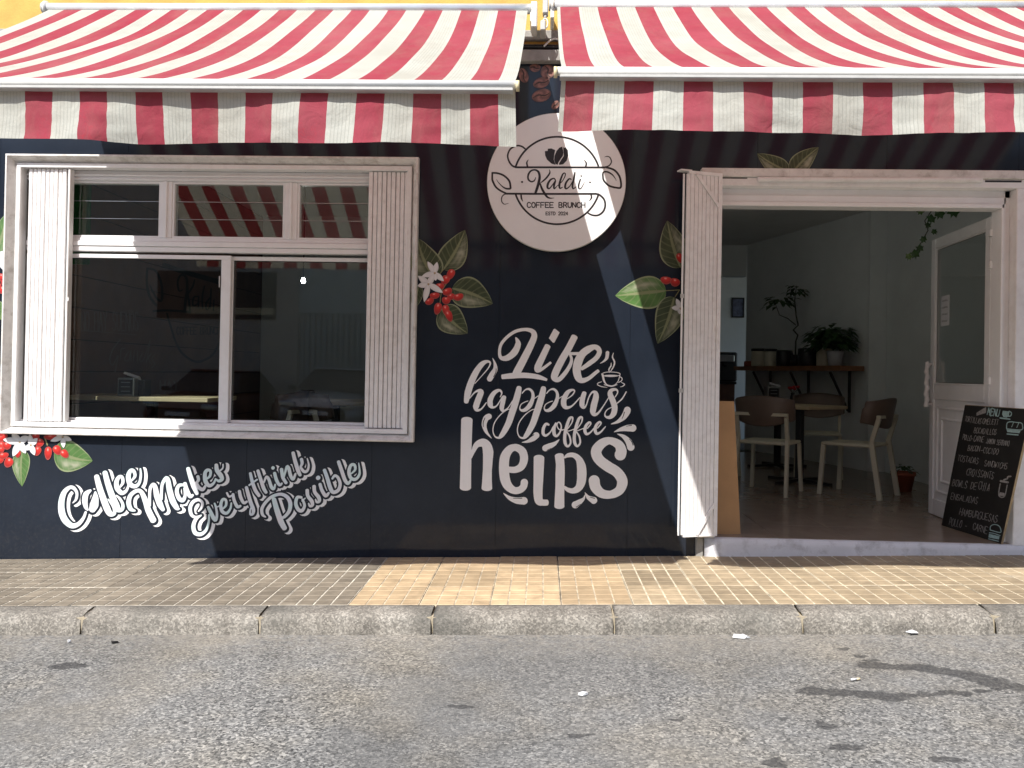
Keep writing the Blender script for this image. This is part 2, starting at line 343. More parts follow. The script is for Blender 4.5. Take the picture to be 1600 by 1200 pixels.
road.location = (0, 0, -.247); road.rotation_euler = TILT; tag(road, 'worn grey asphalt road with damp stains', kind='structure')

def kerb_mat():
    m, t, b = nodes('rough_kerb_concrete'); w = wpos(t)
    rp = ramp(t, [(.25, (.115,.105,.092)), (.5, (.215,.198,.172)), (.75, (.34,.318,.282))]); t.links.new(noise(t, 5, 8, .7, w), rp.inputs[0])
    vo = t.nodes.new('ShaderNodeTexVoronoi'); vo.inputs['Scale'].default_value = 130; t.links.new(w, vo.inputs['Vector'])
    sp = t.nodes.new('ShaderNodeSeparateColor'); t.links.new(vo.outputs['Color'], sp.inputs[0]); st = ramp(t, [(.1, .55), (.6, 1), (.9, 1.5)]); t.links.new(sp.outputs[0], st.inputs[0])
    c = mixc(t, rp.outputs[0], st.outputs[0], .8, 'MULTIPLY')
    g = ramp(t, [(.5, 0), (.7, .5)]); t.links.new(noise(t, 2.2, 5, .6, w), g.inputs[0]); c = mixc(t, c, (.10,.10,.09), g.outputs[0])
    t.links.new(c, b.inputs['Base Color']); b.inputs['Roughness'].default_value = .92
    bump(t, b, mixc(t, noise(t, 60, 6, .75, w), vo.outputs['Distance'], .3), .7, .008); return m
M['kerb'] = kerb_mat()
M['mortar'] = mat('pale_mortar', (.42,.36,.26), .95, .3, 30, bmp=.6, bscale=60)
kerb = MB().box(-30, 30, -1.235, -1.10, -.30, -.02).build('kerb', M['mortar']); kerb.location = (0, 0, -.147); kerb.rotation_euler = TILT
tag(kerb, 'rough concrete kerb with pale mortar joints', kind='structure')
JX = [-5.75,-4.87,-3.99,-3.115,-2.24,-1.355,-.51,.367,1.261,2.155,3.04,3.92,4.8]
for k in range(len(JX) - 1):
    x0, x1 = JX[k] + .006, JX[k+1] - .006; mb = MB(); nx = 40
    prof = [(-1.092, -.02), (-1.092, -.002), (-1.12, .001), (-1.17, .0), (-1.205, -.003), (-1.228, -.010), (-1.243, -.024), (-1.250, -.045), (-1.254, -.075), (-1.258, -.12), (-1.26, -.16)]
    for i in range(nx + 1):
        x = x0 + (x1 - x0) * i / nx; e = min(i, nx - i) / nx * (x1 - x0)
        for j, (y, z) in enumerate(prof):
            nz = mnoise.noise(Vector((x*3, y*9, z*9+k*7)))*.006 + mnoise.noise(Vector((x*14, y*30, z*30)))*.0035 + mnoise.noise(Vector((x*45, y*70, z*70)))*.0018
            wear = max(0, .03 - e) * (.12 + .5*max(0, mnoise.noise(Vector((k*3.7 + (9 if i > nx/2 else 0), j*.45, 1.3))))) if j > 2 else 0
            mb.v.append((x, y + (nz + wear if j > 3 else 0), z + (nz*.6 - wear if 1 < j < 8 else 0)))
    n = len(prof)
    for i in range(nx):
        for j in range(n - 1): mb.f.append((i*n+j, i*n+j+1, (i+1)*n+j+1, (i+1)*n+j)); mb.m.append(0)
    mb.f.append(tuple(range(n))); mb.m.append(0); mb.f.append(tuple(nx*n+j for j in range(n-1, -1, -1))); mb.m.append(0)
    mb.build('kerb_stone', M['kerb'], kerb, smooth=True)

def tile_mat(name, c, var, scale):
    m, t, b = nodes(name); w = wpos(t); oi = t.nodes.new('ShaderNodeObjectInfo')
    rp = ramp(t, [(.28, [x*(1-var) for x in c]), (.72, [min(1, x*(1+var)) for x in c])]); t.links.new(noise(t, scale, 6, .65, w), rp.inputs[0])
    rr = ramp(t, [(0, .72), (1, 1.18)]); t.links.new(oi.outputs['Random'], rr.inputs[0]); c2 = mixc(t, rp.outputs[0], rr.outputs[0], .9, 'MULTIPLY')
    dd = ramp(t, [(.48, 0), (.70, .62)]); t.links.new(noise(t, 5.5, 8, .75, w), dd.inputs[0]); c2 = mixc(t, c2, [x*.5 for x in c], dd.outputs[0])
    lt = ramp(t, [(.62, 0), (.74, .5)]); t.links.new(noise(t, 2.1, 5, .6, w), lt.inputs[0]); c2 = mixc(t, c2, (.46,.41,.33), lt.outputs[0])
    t.links.new(c2, b.inputs['Base Color']); b.inputs['Roughness'].default_value = .75; bump(t, b, noise(t, 140, 4, .7, w), .25, .003); return m
TM = [tile_mat('grey_brown_paving', (.20,.17,.13), .28, 9), tile_mat('ochre_paving', (.47,.35,.215), .16, 8), tile_mat('tan_paving', (.35,.275,.18), .22, 9)]
GR = [mat('grout_pale', (.58,.54,.46), .95, .55, 16), mat('grout_sand', (.54,.46,.34), .95, .6, 16), mat('grout_cream', (.66,.59,.45), .95, .5, 16)]
pave = MB().box(-30, 30, -1.09, 3.0, -.3, -.032).build('pavement', M['mortar']); pave.location = (0, 0, -.147); pave.rotation_euler = TILT
tag(pave, 'tiled pavement between the kerb and the shop front', kind='structure')
TS = .358; tiles = []
for v in range(3):
    mb = MB(); a = TS - .004; c = a / 4; gp = (.0082, .0068, .0078)[v]; hh = (.0026, .0022, .0024)[v]
    mb.box(0, a, 0, a, -.031, -hh, 1)
    for i in range(4):
        for j in range(4):
            x0, x1, y0, y1 = i*c + gp/2, (i+1)*c - gp/2, j*c + gp/2, (j+1)*c - gp/2; q = .0016
            mb.add([(x0,y0,-hh),(x1,y0,-hh),(x1,y1,-hh),(x0,y1,-hh),(x0+q,y0+q,0),(x1-q,y0+q,0),(x1-q,y1-q,0),(x0+q,y1-q,0)],
                   [(4,5,6,7),(0,1,5,4),(1,2,6,5),(2,3,7,6),(3,0,4,7)], 0)
    me = mb.build('paving_tile', [TM[v], GR[v]]); tiles.append(me.data); bpy.data.objects.remove(me)
X0 = -.952
for i in range(-14, 15):
    xl = X0 + i * TS
    v = 0 if i < 0 else (1 if i < 4 else 2)
    for j in range(3):
        tv = v
        if i in (-9, -10) and j > 0: tv = 2
        sh = .0 if i >= -4 else (.012 if j % 2 else -.008)
        inst('paving_tile', tiles[tv], pave, (xl + sh + random.uniform(-.001, .001), -1.089 + j*TS + random.uniform(-.0008, .0008), random.uniform(-.0015, .001)),
             (random.uniform(-.003, .003), random.uniform(-.003, .003), random.uniform(-.002, .002)))
for xa, xb, v in ((-30, X0-14*TS, 0), (X0+15*TS, 30, 2)):
    MB().box(xa, xb, -1.089, -.012, -.031, 0).build('paving_slab', TM[v], pave)

# ------------------------------------------------------------------ the building
BLD = tag(empty('cafe_building', (0, 0, 0)), 'cafe shop front clad in black panels under yellow upper wall', 'building')
WX0, WX1, WZ0, WZ1 = -3.478, -.80, .5585, 2.3635           # window surround, outside
DX0, DX1, DZ1 = 1.02, 3.0, 2.32                            # door surround, outside
PTOP = 2.977
holes = [(WX0+.02, WX1-.02, WZ0+.02, WZ1-.02), (DX0, DX1, -.5, DZ1-.01)]
def with_holes(xa, xb, za, zb):
    """rectangle minus the window and door holes -> list of rectangles"""
    rects = [(xa, xb, za, zb)]
    for (hx0, hx1, hz0, hz1) in holes:
        out = []
        for (a, b, c, d) in rects:
            if b <= hx0 or a >= hx1 or d <= hz0 or c >= hz1: out.append((a, b, c, d)); continue
            if a < hx0: out.append((a, hx0, c, d)); a = hx0
            if b > hx1: out.append((hx1, b, c, d)); b = hx1
            if c < hz0: out.append((a, b, c, hz0))
            if d > hz1: out.append((a, b, hz1, d))
        rects = out
    return rects
PE = [-5.94, -5.13, -4.34, -3.544, -2.697, -1.88, -1.072, -.274, .557, 1.338, 2.14, 2.95, 3.76, 4.57, 5.4]
for a, b in zip(PE, PE[1:]):
    for (x0, x1, z0, z1) in with_holes(a + .0008, b - .0008, -.42, PTOP): MB().box(x0, x1, 0 + random.uniform(0, .0006), .012, z0, z1).build('wall_panel', M['clad'], BLD)
mb = MB()
for (x0, x1, z0, z1) in with_holes(-6, 6, -.45, PTOP): mb.box(x0, x1, .013, .20, z0, z1)
mb.build('masonry', M['dark_gap'], BLD)
MB().bbox(-6, 6, -.05, .2, PTOP + .001, 3.052, .006).build('ledge', M['concrete'], BLD)
MB().box(-6, 6, .03, .25, 3.053, 7.5).build('upper_wall', M['yellow'], BLD)
MB().bbox(-6, 6, -.015, .0299, 3.13, 3.19, .006).build('string_course', M['concrete'], BLD)
MB().bbox(-6, 6, -.06, .3, 7.501, 7.62, .01).build('coping', M['concrete'], BLD)
# cables lying on the ledge
cab = tag(empty('cable_bundle', (0, 0, 3.06)), 'black and white cables lying on the ledge between the two awnings', 'cables')
for k in range(7):
    pts = []
    for i in range(26):
        x = -1.6 + i * .13; pts.append((x, -.03 + .012*k + .008*math.sin(i*.9+k), .009 + .008*(k % 3) + .012*abs(math.sin(x*2.1+k*1.3))))
    MB().tube(pts, .0055, 6).build('cable', M['cable_white'] if k == 2 else M['cable_black'], cab, True)
mb = MB().tube([(.0+.16*math.sin(q*math.pi/10)*1.0 - .02, -.04, .012+.045*math.sin(q*math.pi/10)) if False else (-.02+.014*q, -.042, .012+.05*math.sin(q*math.pi/10)) for q in range(11)], .006, 6)
mb.build('cable', M['cable_white'], cab, True)

# window ------------------------------------------------------------
win = empty('window', (0, 0, 0), parent=BLD)
MB().frame(WX0, WX1, WZ0, WZ1, [(0, .012), (0, -.05), (.004, -.054), (.012, -.054), (.047, .018), (.047, .16)]).build('window_surround', M['plaster_frame'], win)
i0 = .0475
MB().frame(WX0, WX1, WZ0, WZ1, [(i0, .1), (i0, -.008), (i0+.003, -.011), (i0+.026, -.011), (i0+.029, -.008), (i0+.029, .06)]).build('outer_frame', M['frame_white'], win)
gz0, gz1 = WZ0 + i0 + .03, WZ1 - i0 - .03                   # clear height inside the outer frame
gx0, gx1 = WX0 + i0 + .03, WX1 - i0 - .03
YS = .10                                                    # plane of the glass
def X(px, py=500, Y=YS): return P(px, py, Y).x
def Z(py, px=340, Y=YS): return P(px, py, Y).z
ztop, zt0, zt1, zlo1, zlo0 = gz1, Z(291), Z(373), Z(406), Z(656)
# head box, transom rail and stiles of the sash
MB().box(gx0, gx1, YS-.035, YS+.03, zt0+.022, ztop).build('head_rail', M['white_alu'], win)
MB().bbox(gx0, gx1, YS-.05, YS-.0351, zt0+.05, zt0+.062, .003).build('head_bead', M['white_alu'], win)
MB().bbox(gx0, gx1, YS-.045, YS-.0351, zt0+.026, zt0+.036, .003).build('head_bead', M['white_alu'], win)
zr = [(zt1-.004, zt1-.028, -.03), (zt1-.030, zt1-.062, -.045), (zt1-.064, zt1-.096, -.038)]
for k, (b1, b0, y) in enumerate(zr): MB().bbox(gx0, gx1, YS+y, YS+.03, b0, b1, .003).build('transom_rail', M['white_alu'], win)
xm = [gx0, X(250), X(268), X(443.5), X(463), gx1]
for a, b in ((1, 2), (3, 4)):
    MB().bbox(xm[a], xm[b], YS-.03, YS+.03, zt1-.0038, zt0+.0218, .004).bbox((xm[a]+xm[b])/2-.009, (xm[a]+xm[b])/2+.009, YS-.042, YS-.0301, zt1-.0035, zt0+.0216, .003).build('mullion', M['white_alu'], win)
for (a, b) in ((0, 1), (2, 3), (4, 5)):
    MB().frame(xm[a]+.0005, xm[b]-.0005, zt1-.0036, zt0+.0214, [(0, YS+.03), (0, YS-.022), (.003, YS-.024), (.012, YS-.024), (.014, YS-.02), (.014, YS+.03)]).build('louvre_frame', M['white_alu'], win)
    hh = (zt0 - zt1) / 3
    for k in range(3):
        za = zt1 + k*hh + .008; zb = za + hh + .006; tl = .0035
        mb = MB().add([(xm[a]+.015, YS-.004, za), (xm[b]-.015, YS-.004, za), (xm[b]-.015, YS-.004+tl, zb-.0065), (xm[a]+.015, YS-.004+tl, zb-.0065),
                       (xm[a]+.015, YS-.0005, za), (xm[b]-.015, YS-.0005, za), (xm[b]-.015, YS-.0005+tl, zb-.0065), (xm[a]+.015, YS-.0005+tl, zb-.0065)],
                      [(0,1,2,3),(4,7,6,5),(0,4,5,1),(3,2,6,7)])
        mb.build('louvre_pane', M['glass'], win)
        if k: MB().box(xm[a]+.015, xm[b]-.015, YS-.0065, YS-.0045, za-.001, za+.0022).build('pane_edge', M['steel'], win)
# sliding sashes
sx = [gx0, X(347), X(362), gx1]
def sash(x0, x1, y, l, r):
    b = empty('sash', (0,0,0), parent=BLD)
    z0, z1 = gz0 + .012, zlo1 + .024
    MB().bbox(x0, x1, y-.016, y+.016, z1-.026, z1, .003).build('top_rail', M['white_alu'], b)
    MB().bbox(x0, x1, y-.016, y+.016, z0, zlo0, .003).build('bottom_rail', M['white_alu'], b)
    MB().bbox(x0, x0+l, y-.0155, y+.0155, zlo0+.0002, z1-.0262, .003).build('stile', M['white_alu'], b)
    MB().bbox(x1-r, x1, y-.0155, y+.0155, zlo0+.0002, z1-.0262, .003).build('stile', M['white_alu'], b)
    MB().box(x0+l-.004, x1-r+.004, y-.0025, y+.0025, zlo0-.004, z1-.022).build('pane', M['glass'], b)
    MB().frame(x0+l, x1-r, zlo0, z1-.0262, [(.0003, y-.006), (.0003, y-.0045), (.005, y-.003)]).build('gasket', M['black_metal'], b)
    return b
s1 = sash(gx0, sx[2], YS-.018, .05, sx[2]-sx[1]); s2 = sash(sx[1]+.002, gx1, YS+.018, sx[2]-sx[1]+.002, .05)
MB().bbox(sx[1]-.012, sx[1]-.004, YS-.04, YS-.0345, Z(450), Z(432), .002).build('latch', M['grey_plastic'], s1)
MB().box(gx0-.02, gx1+.02, YS-.06, YS+.05, gz0-.03, gz0+.0115).build('sill_track', M['frame_white'], win)

# folding lattice shutters, pushed to both sides of the window
def folding(px0, px1, n, lead):
    g = empty('folding_grille', (0, 0, 0), parent=BLD)
    xa, xb = P(px0, 470, .02).x, P(px1, 470, .02).x; wd = (xb - xa) / n; z0, z1 = gz0 + .004, gz1 - .002
    for k in range(n):
        x = xa + k*wd; y = random.uniform(-.004, .004); mb = MB()
        mb.bbox(x + .0015, x + wd - .0022, .012+y, .03+y, z0, z1, .0035)
        for zz in (.06, .30, 1.32-.72, z1-z0-.33, z1-z0-.07):
            mb.bbox(x+wd*.42, x+wd*.58, .0095+y, .0119+y, z0+zz-.002, z0+zz+.002, .0008)
        mb.build('slat', M['grille'], g)
    MB().box(xa, xb, .032, .036, z0, z1).build('back_strip', M['dark_gap'], g)
    x = xb + .004 if lead > 0 else xa - .004
    if lead > 0: MB().bbox(x+.012, x+.026, .0, .05, z0, z1, .003).bbox(x+.026, x+.034, .0, .008, Z(468,105,.02)-.012, Z(468,105,.02)+.012, .002).build('lead_post', M['frame_white'], g)
    return g
folding(41.5, 101, 9, 1); folding(573, 636.5, 9, -1)

# door surround -------------------------------------------------------
dr = empty('door_surround', (0, 0, 0), parent=BLD)
def DZ(py): return P(1380, py, -.03).z
JR = 2.922
MB().bbox(DX0-.04, 3.6, -.05, .012, DZ(279), DZ(265.5), .005).build('head_moulding', M['plaster_frame'], dr)
MB().bbox(DX0-.03, 3.6, -.034, .1, DZ(292.5), DZ(279)-.0005, .004).build('head_board', M['frame_white'], dr)
MB().tube([P(1184, 280.5, -.05), P(1534, 281.5, -.05)], .016, 12).build('rail_cover', M['frame_white'], dr)
MB().bbox(P(1124, 280, -.04).x, P(1168, 280, -.04).x, -.0345, -.0335, DZ(280.5)-.004, DZ(280.5)+.003, .0003).build('slot', M['black_metal'], dr)
MB().bbox(P(1540, 282, -.04).x, P(1597, 282, -.04).x, -.036, -.0335, DZ(282)-.0055, DZ(282)+.0055, .0005).build('slot', M['black_metal'], dr)
za, zb, zc, zd = DZ(292.5)-.0005, P(1380,307.5,.05).z, P(1380,318,.04).z, P(1380,323.5,.02).z
DOORTOP = zd
MB().box(DX0, JR, .045, .12, zb, za).build('head_frame', M['white_alu'], dr)
MB().bbox(DX0, JR-.03, .03, .12, zc, zb-.0005, .003).build('head_frame', M['white_alu'], dr)
MB().bbox(DX0, JR-.045, .018, .14, zd, zc-.0005, .003).build('head_frame', M['white_alu'], dr)
MB().bbox(JR, 3.6, -.0345, .2, -.002, za, .004).build('jamb', M['frame_white'], dr)
MB().box(JR-.03, JR-.0005, .045, .14, 0, za-.0005).build('jamb_frame', M['white_alu'], dr)
MB().bbox(JR-.045, JR-.0305, .03, .14, 0, zb-.001, .003).build('jamb_frame', M['white_alu'], dr)
MB().bbox(JR-.062, JR-.0455, .018, .14, 0, zc-.001, .003).build('jamb_frame', M['white_alu'], dr)
MB().bbox(DX0-.03, 1.10, -.0335, .2, .0005, za, .004).build('jamb', M['frame_white'], dr)
mb = MB(); nx = 60
for i in range(nx + 1):
    x = 1.035 + (3.6-1.035)*i/nx; j = mnoise.noise(Vector((x*7, 0, 0)))*.004 + mnoise.noise(Vector((x*25, 3, 0)))*.003
    mb.v += [(x, .3, .0), (x, -.028, .0+j*.3), (x, -.036+j, -.004+j), (x, -.04+j*1.2, -.04), (x, -.042+j, -.10), (x, -.042, -.25)]
for i in range(nx):
    for k in range(5): mb.f.append((i*6+k, i*6+k+1, (i+1)*6+k+1, (i+1)*6+k)); mb.m.append(0)
mb.f.append((0,1,2,3,4,5)); mb.m.append(0)
mb.build('doorstep', M['step'], BLD, True)
MB().bbox(.985, 1.032, -.03, .2, -.3, -.0005, .006).build('step_block', M['concrete'], BLD)

# hinged lattice gate leaf, folded open in front of the left jamb
gate = empty('gate_leaf', (0, 0, 0), parent=BLD)
ga, gb = Vector((.868, -.135, 0)), Vector((1.098, -.06, 0)); gdir = (gb-ga).normalized(); gn = Vector((gdir.y, -gdir.x, 0)); glen = (gb-ga).length
gz_0, gz_1 = P(1060, 838, -.12).z, P(1075, 268, -.12).z
def gpt(u, z, o=0): return ga + gdir*u + gn*o + Vector((0, 0, z))
def gbox(name, u0, u1, z0, z1, o0, o1, m=None):
    mb = MB(); vs = [gpt(u, z, o) for z in (z0, z1) for (u, o) in ((u0, o0), (u1, o0), (u1, o1), (u0, o1))]
    mb.add(vs, [(0,3,2,1),(4,5,6,7),(0,1,5,4),(1,2,6,5),(2,3,7,6),(3,0,4,7)]); return mb.build(name, m or M['grille'], gate)
sw = (glen - .026) / 8
for k in range(8): gbox('slat', k*sw + .001, (k+1)*sw - .0018, gz_0+.012, gz_1-.02, random.uniform(-.001,.001), .014)
gbox('back_strip', .004, glen-.03, gz_0+.02, gz_1-.03, -.006, -.0015, M['dark_gap'])
gbox('edge_stile', glen-.025, glen, gz_0, gz_1, -.006, .020)
gbox('top_rail', .012, glen-.0255, gz_1-.0195, gz_1, -.004, .020)
gbox('bottom_rail', .012, glen-.0255, gz_0, gz_0+.0115, -.004, .019)
MB().bar(gpt(.065, gz_1-.02, .0205), gpt(glen-.02, gz_1-.21, .0205), .008, .018).build('brace', M['grille'], gate)
MB().bar(gpt(.10, gz_0+.012, .0205), gpt(glen-.02, gz_0+.20, .0205), .008, .018).build('brace', M['grille'], gate)
MB().tube([gpt(-.016, gz_0+.01, .005), gpt(-.016, gz_1-.02, .005)], .006, 8).build('lock_rod', M['frame_white'], gate)
gbox('top_flange', -.045, .03, gz_1-.004, gz_1+.004, -.03, .024)
for zz in (P(1062, 463, -.12).z, P(1060, 610, -.12).z): gbox('rod_guide', -.028, -.004, zz-.012, zz+.012, .004, .012, M['grey_plastic'])

# ------------------------------------------------------------------ awnings
def awning(label, xs, tube_z, tube_y, front_y, bar_z, val_h, ends, sag, seed):
    """xs: [(x, kind)] stripe edges from left to right; kind of the stripe that starts there (0 red, 1 white)"""
    rnd = random.Random(seed); xl, xr = xs[0][0], xs[-1][0]
    a = tag(empty('awning', ((xl+xr)/2, tube_y, tube_z)), label, 'awning', 'striped awnings over the shop front')
    inv = Vector(((xl+xr)/2, tube_y, tube_z))
    def loc(p): return (p[0]-inv.x, p[1]-inv.y, p[2]-inv.z)
    tr, br = .031, .017
    MB().tube([loc((xl-.02, tube_y, tube_z)), loc((xr+.02, tube_y, tube_z))], tr, 20).build('roller_tube', M['alu_tube'], a, True)
    MB().tube([loc((ends[0], front_y, bar_z)), loc((ends[1], front_y, bar_z))], br, 16).build('front_bar', M['bar_white'], a, True)
    MB().bbox(*[v for pr in ((ends[0]-inv.x+.01, ends[1]-inv.x-.01), (front_y-inv.y-.012, front_y-inv.y+.032), (bar_z-inv.z-br-.010, bar_z-inv.z-br+.004)) for v in pr], .003).build('valance_rail', M['grey_plastic'], a)
    for e, sg in ((ends[0], -1), (ends[1], 1)):
        MB().tube([loc((e + sg*.0005, front_y, bar_z-.004)), loc((e + sg*.014, front_y, bar_z-.004))], .0215, 16).build('end_cap', M['cap'], a, True)
    # canvas: leaves the top of the roller, sags, ends on the bar
    y0, z0 = tube_y - .024, tube_z - .021; y1, z1 = front_y + .004, bar_z + .016
    nv = 30; nu = 4
    def top(x, t):
        s = 4*sag*t*(1-t) * (1 + .05*math.sin(x*2.3+seed))
        w = .006*math.sin(x*9+seed+t*3)*math.sin(math.pi*t) + .02*mnoise.noise(Vector((x*2.2, t*2.5, seed)))*math.sin(math.pi*t) + .005*mnoise.noise(Vector((x*9, t*4, seed)))*math.sin(math.pi*t)
        return (x, y0 + (y1-y0)*t, z0 + (z1-z0)*t - s + w)
    mb = MB()
    for (xa, k), (xb, _) in zip(xs, xs[1:]):
        b = len(mb.v)
        for i in range(nu+1):
            for j in range(nv+1):
                x = xa + (xb-xa)*i/nu; mb.uv[len(mb.v)] = (i/nu, j/nv); mb.v.append(loc(top(x, j/nv)))
        for i in range(nu):
            for j in range(nv):
                mb.f.append((b+i*(nv+1)+j, b+(i+1)*(nv+1)+j, b+(i+1)*(nv+1)+j+1, b+i*(nv+1)+j+1)); mb.m.append(k)
    mb.build('canopy', [M['fab_red'], M['fab_white']], a, True)
    # valance
    mb = MB(); nv = 14; zt = bar_z - .004
    for (xa, k), (xb, _) in zip(xs, xs[1:]):
        b = len(mb.v)
        for i in range(nu+1):
            for j in range(nv+1):
                x = xa + (xb-xa)*i/nu; t = j/nv; h = val_h * (1 + .018*math.sin(x*7.1+seed) + .03*mnoise.noise(Vector((x*3.1, seed, 0))))
                y = front_y + .030 + t*(.022*math.sin(x*5.2+seed*2) + .026*mnoise.noise(Vector((x*5, t*1.2, seed)))) + .007*mnoise.noise(Vector((x*16, t*5, seed)))
                dx = t*.010*math.sin(x*3.3+seed)
                mb.uv[len(mb.v)] = (i/nu, t); mb.v.append(loc((x+dx, y, zt - h*t)))
        for i in range(nu):
            for j in range(nv):
                mb.f.append((b+i*(nv+1)+j, b+i*(nv+1)+j+1, b+(i+1)*(nv+1)+j+1, b+(i+1)*(nv+1)+j)); mb.m.append(k)
    mb.build('valance', [M['fab_red'], M['fab_white']], a, True)
    for xe, sg in ((xl, -1), (xr, 1)):
        br_ = empty('bracket', (0,0,0), parent=a)
        MB().tube([loc((xe+sg*.022, tube_y, tube_z)), loc((xe+sg*.036, tube_y, tube_z))], .043, 20).build('bracket_disc', M['bar_white'], br_, True)
        MB().tube([loc((xe+sg*.037, tube_y, tube_z)), loc((xe+sg*.052, tube_y, tube_z))], .034, 20).build('bracket_hub', M['grey_plastic'], br_, True)
        MB().bbox(*[v for pr in ((xe+sg*.029-inv.x-.012, xe+sg*.029-inv.x+.012), (-.02, .18-.03-tube_y-.15+.03), (-.085, -.012)) for v in pr], .004).build('bracket_foot', M['bar_white'], br_)
    return a
def pxs(lst, py, Y): return [P(x, py + (x-lst[0][0])*.0, Y).x for x, k in lst]
# left awning: the red stripes' left edges on the valance were read off the photo, the pattern is regular
FL, FR = -1.965, -2.03; PIT = .2277
xr0 = P(39, 180, FL+.03).x; ls = []
for k in range(-5, 9): ls += [(xr0 + k*PIT, 0), (xr0 + k*PIT + PIT*.495, 1)]
ls = [(-3.137, 0)] + [q for q in ls if q[0] > -3.12] ; end = P(804, 170, FL).x; ls = [q for q in ls if q[0] < end-.005] + [(end, 1)]
ls[0] = (-3.137, 1 - ls[1][1])
awn1 = awning('red and white striped awning above the wide window', ls, 3.262, -.15, FL, 2.150, .225, (-3.16, P(806, 134, FL).x), .066, 1.3)
xr0 = P(1070, 160, FR).x; PR = .2289; rs = []
for k in range(-6, 14): rs += [(xr0 + k*PR, 0), (xr0 + k*PR + PR*.495, 1)]
st = P(877, 150, FR).x; rs = [(st, 1)] + [q for q in rs if st+.01 < q[0] < 3.42] + [(3.43, 0)]
awn2 = awning('red and white striped awning above the open doorway', rs, 3.285, -.15, FR, 2.181, .218, (P(871, 110, FR).x, 3.45), .072, 4.1)
# the crank eye that hangs from the gearbox between the awnings
ce = tag(empty('awning_crank_eye', (P(852, 30, -.16).x, -.16, P(852, 30, -.16).z)), 'grey gearbox with hanging crank ring between the two awning rollers', 'crank')
MB().bbox(-.017, .017, -.02, .05, .03, .13, .006).build('gearbox', M['grey_plastic'], ce)
MB().tube([(0, 0, .03), (0, 0, .0)], .008, 8).build('shaft', M['grey_plastic'], ce, True)
MB().tube([(.016*math.sin(q*math.pi/8), -.004, -.028+.03*math.cos(q*math.pi/8)) for q in range(17)], .0045, 8).build('ring', M['bar_white'], ce, True)
MB().bbox(-.085, -.05, -.03, .12, -.06, .10, .006).build('arm_bracket', M['bar_white'], ce)
MB().bbox(-.03, .004, -.02, .12, -.075, -.012, .006).build('arm_bracket', M['grey_plastic'], ce)

# ------------------------------------------------------------------ flat lettering: brush strokes with a width at every point
def spline(pts, step=1.0):
    """Catmull-Rom through (x, y, w); returns points about `step` apart"""
    if len(pts) == 1: return [pts[0]]
    pp = [pts[0]] + list(pts) + [pts[-1]]; out = []
    for i in range(1, len(pp)-2):
        p0, p1, p2, p3 = pp[i-1], pp[i], pp[i+1], pp[i+2]
        n = max(2, int(math.hypot(p2[0]-p1[0], p2[1]-p1[1]) / step))
        for k in range(n):
            t = k/n
            q = [.5*((2*p1[c]) + (-p0[c]+p2[c])*t + (2*p0[c]-5*p1[c]+4*p2[c]-p3[c])*t*t + (-p0[c]+3*p1[c]-3*p2[c]+p3[c])*t**3) for c in range(2)]
            out.append((q[0], q[1], p1[2] + (p2[2]-p1[2])*t))
    out.append(pts[-1]); return out
class Ink:
    """collects strokes given in some 2-D frame; to3d(x, y, depth) places them"""
    n = 0
    def __init__(s, to3d): s.to = to3d; s.mb = MB()
    def stroke(s, pts, grow=0, dx=0, dy=0, cap=1.0, depth=0, step=1.0, eps=2e-6, mn=.12):
        sp = spline(pts, step); Ink.n += 1; d0 = depth + (Ink.n % 97) * 4e-6
        L = []; Rr = []; nrm = None
        for i, (x, y, w) in enumerate(sp):
            a = sp[max(0, i-1)]; b = sp[min(len(sp)-1, i+1)]; tx, ty = b[0]-a[0], b[1]-a[1]; ln = math.hypot(tx, ty)
            if ln < 1e-9: tx, ty = (1, 0) if nrm is None else (nrm[1], -nrm[0])
            else: tx, ty = tx/ln, ty/ln
            nrm = (-ty, tx); h = max(mn, w/2) + grow
            L.append((x+dx+nrm[0]*h, y+dy+nrm[1]*h)); Rr.append((x+dx-nrm[0]*h, y+dy-nrm[1]*h))
            if i == 0: t0 = (-tx, -ty, h)
            if i == len(sp)-1: t1 = (tx, ty, h)
        vs = []; fs = []
        for i in range(len(sp)): d = d0 + i*eps; vs += [s.to(*L[i], d), s.to(*Rr[i], d)]
        for i in range(len(sp)-1): fs.append((2*i, 2*i+1, 2*i+3, 2*i+2))
        for (i, (tx, ty, h), sg) in ((0, t0, 0), (len(sp)-1, t1, 1)):
            x, y = sp[i][0]+dx, sp[i][1]+dy; d = d0 + i*eps; c = len(vs); vs.append(s.to(x, y, d)); nx_, ny_ = -ty, tx; ring = []
            for k in range(9):
                q = math.pi*k/8 ; ring.append(len(vs)); vs.append(s.to(x + nx_*h*math.cos(q) + tx*h*cap*math.sin(q), y + ny_*h*math.cos(q) + ty*h*cap*math.sin(q), d))
            for k in range(8): fs.append((c, ring[k], ring[k+1]))
        s.mb.add(vs, fs); return s
    def poly(s, pts, depth=0, dx=0, dy=0):
        Ink.n += 1; d = depth + (Ink.n % 97) * 4e-6; cx = sum(p[0] for p in pts)/len(pts); cy = sum(p[1] for p in pts)/len(pts)
        s.mb.add([s.to(cx+dx, cy+dy, d)] + [s.to(p[0]+dx, p[1]+dy, d) for p in pts], [(0, 1+i, 1+(i+1) % len(pts)) for i in range(len(pts))]); return s
    def build(s, name, m, parent=None): return s.mb.build(name, m, parent)
def on_wall(Y): return lambda x, y, d: tuple(P(x, y, Y - d))
def crop(ox, oy, k, pts): return [(ox + p[0]/k, oy + p[1]/k, (p[2] if len(p) > 2 else 30)/k) for p in pts]
def shift(pts, dx, dy): return [(p[0]+dx, p[1]+dy) + tuple(p[2:]) for p in pts]
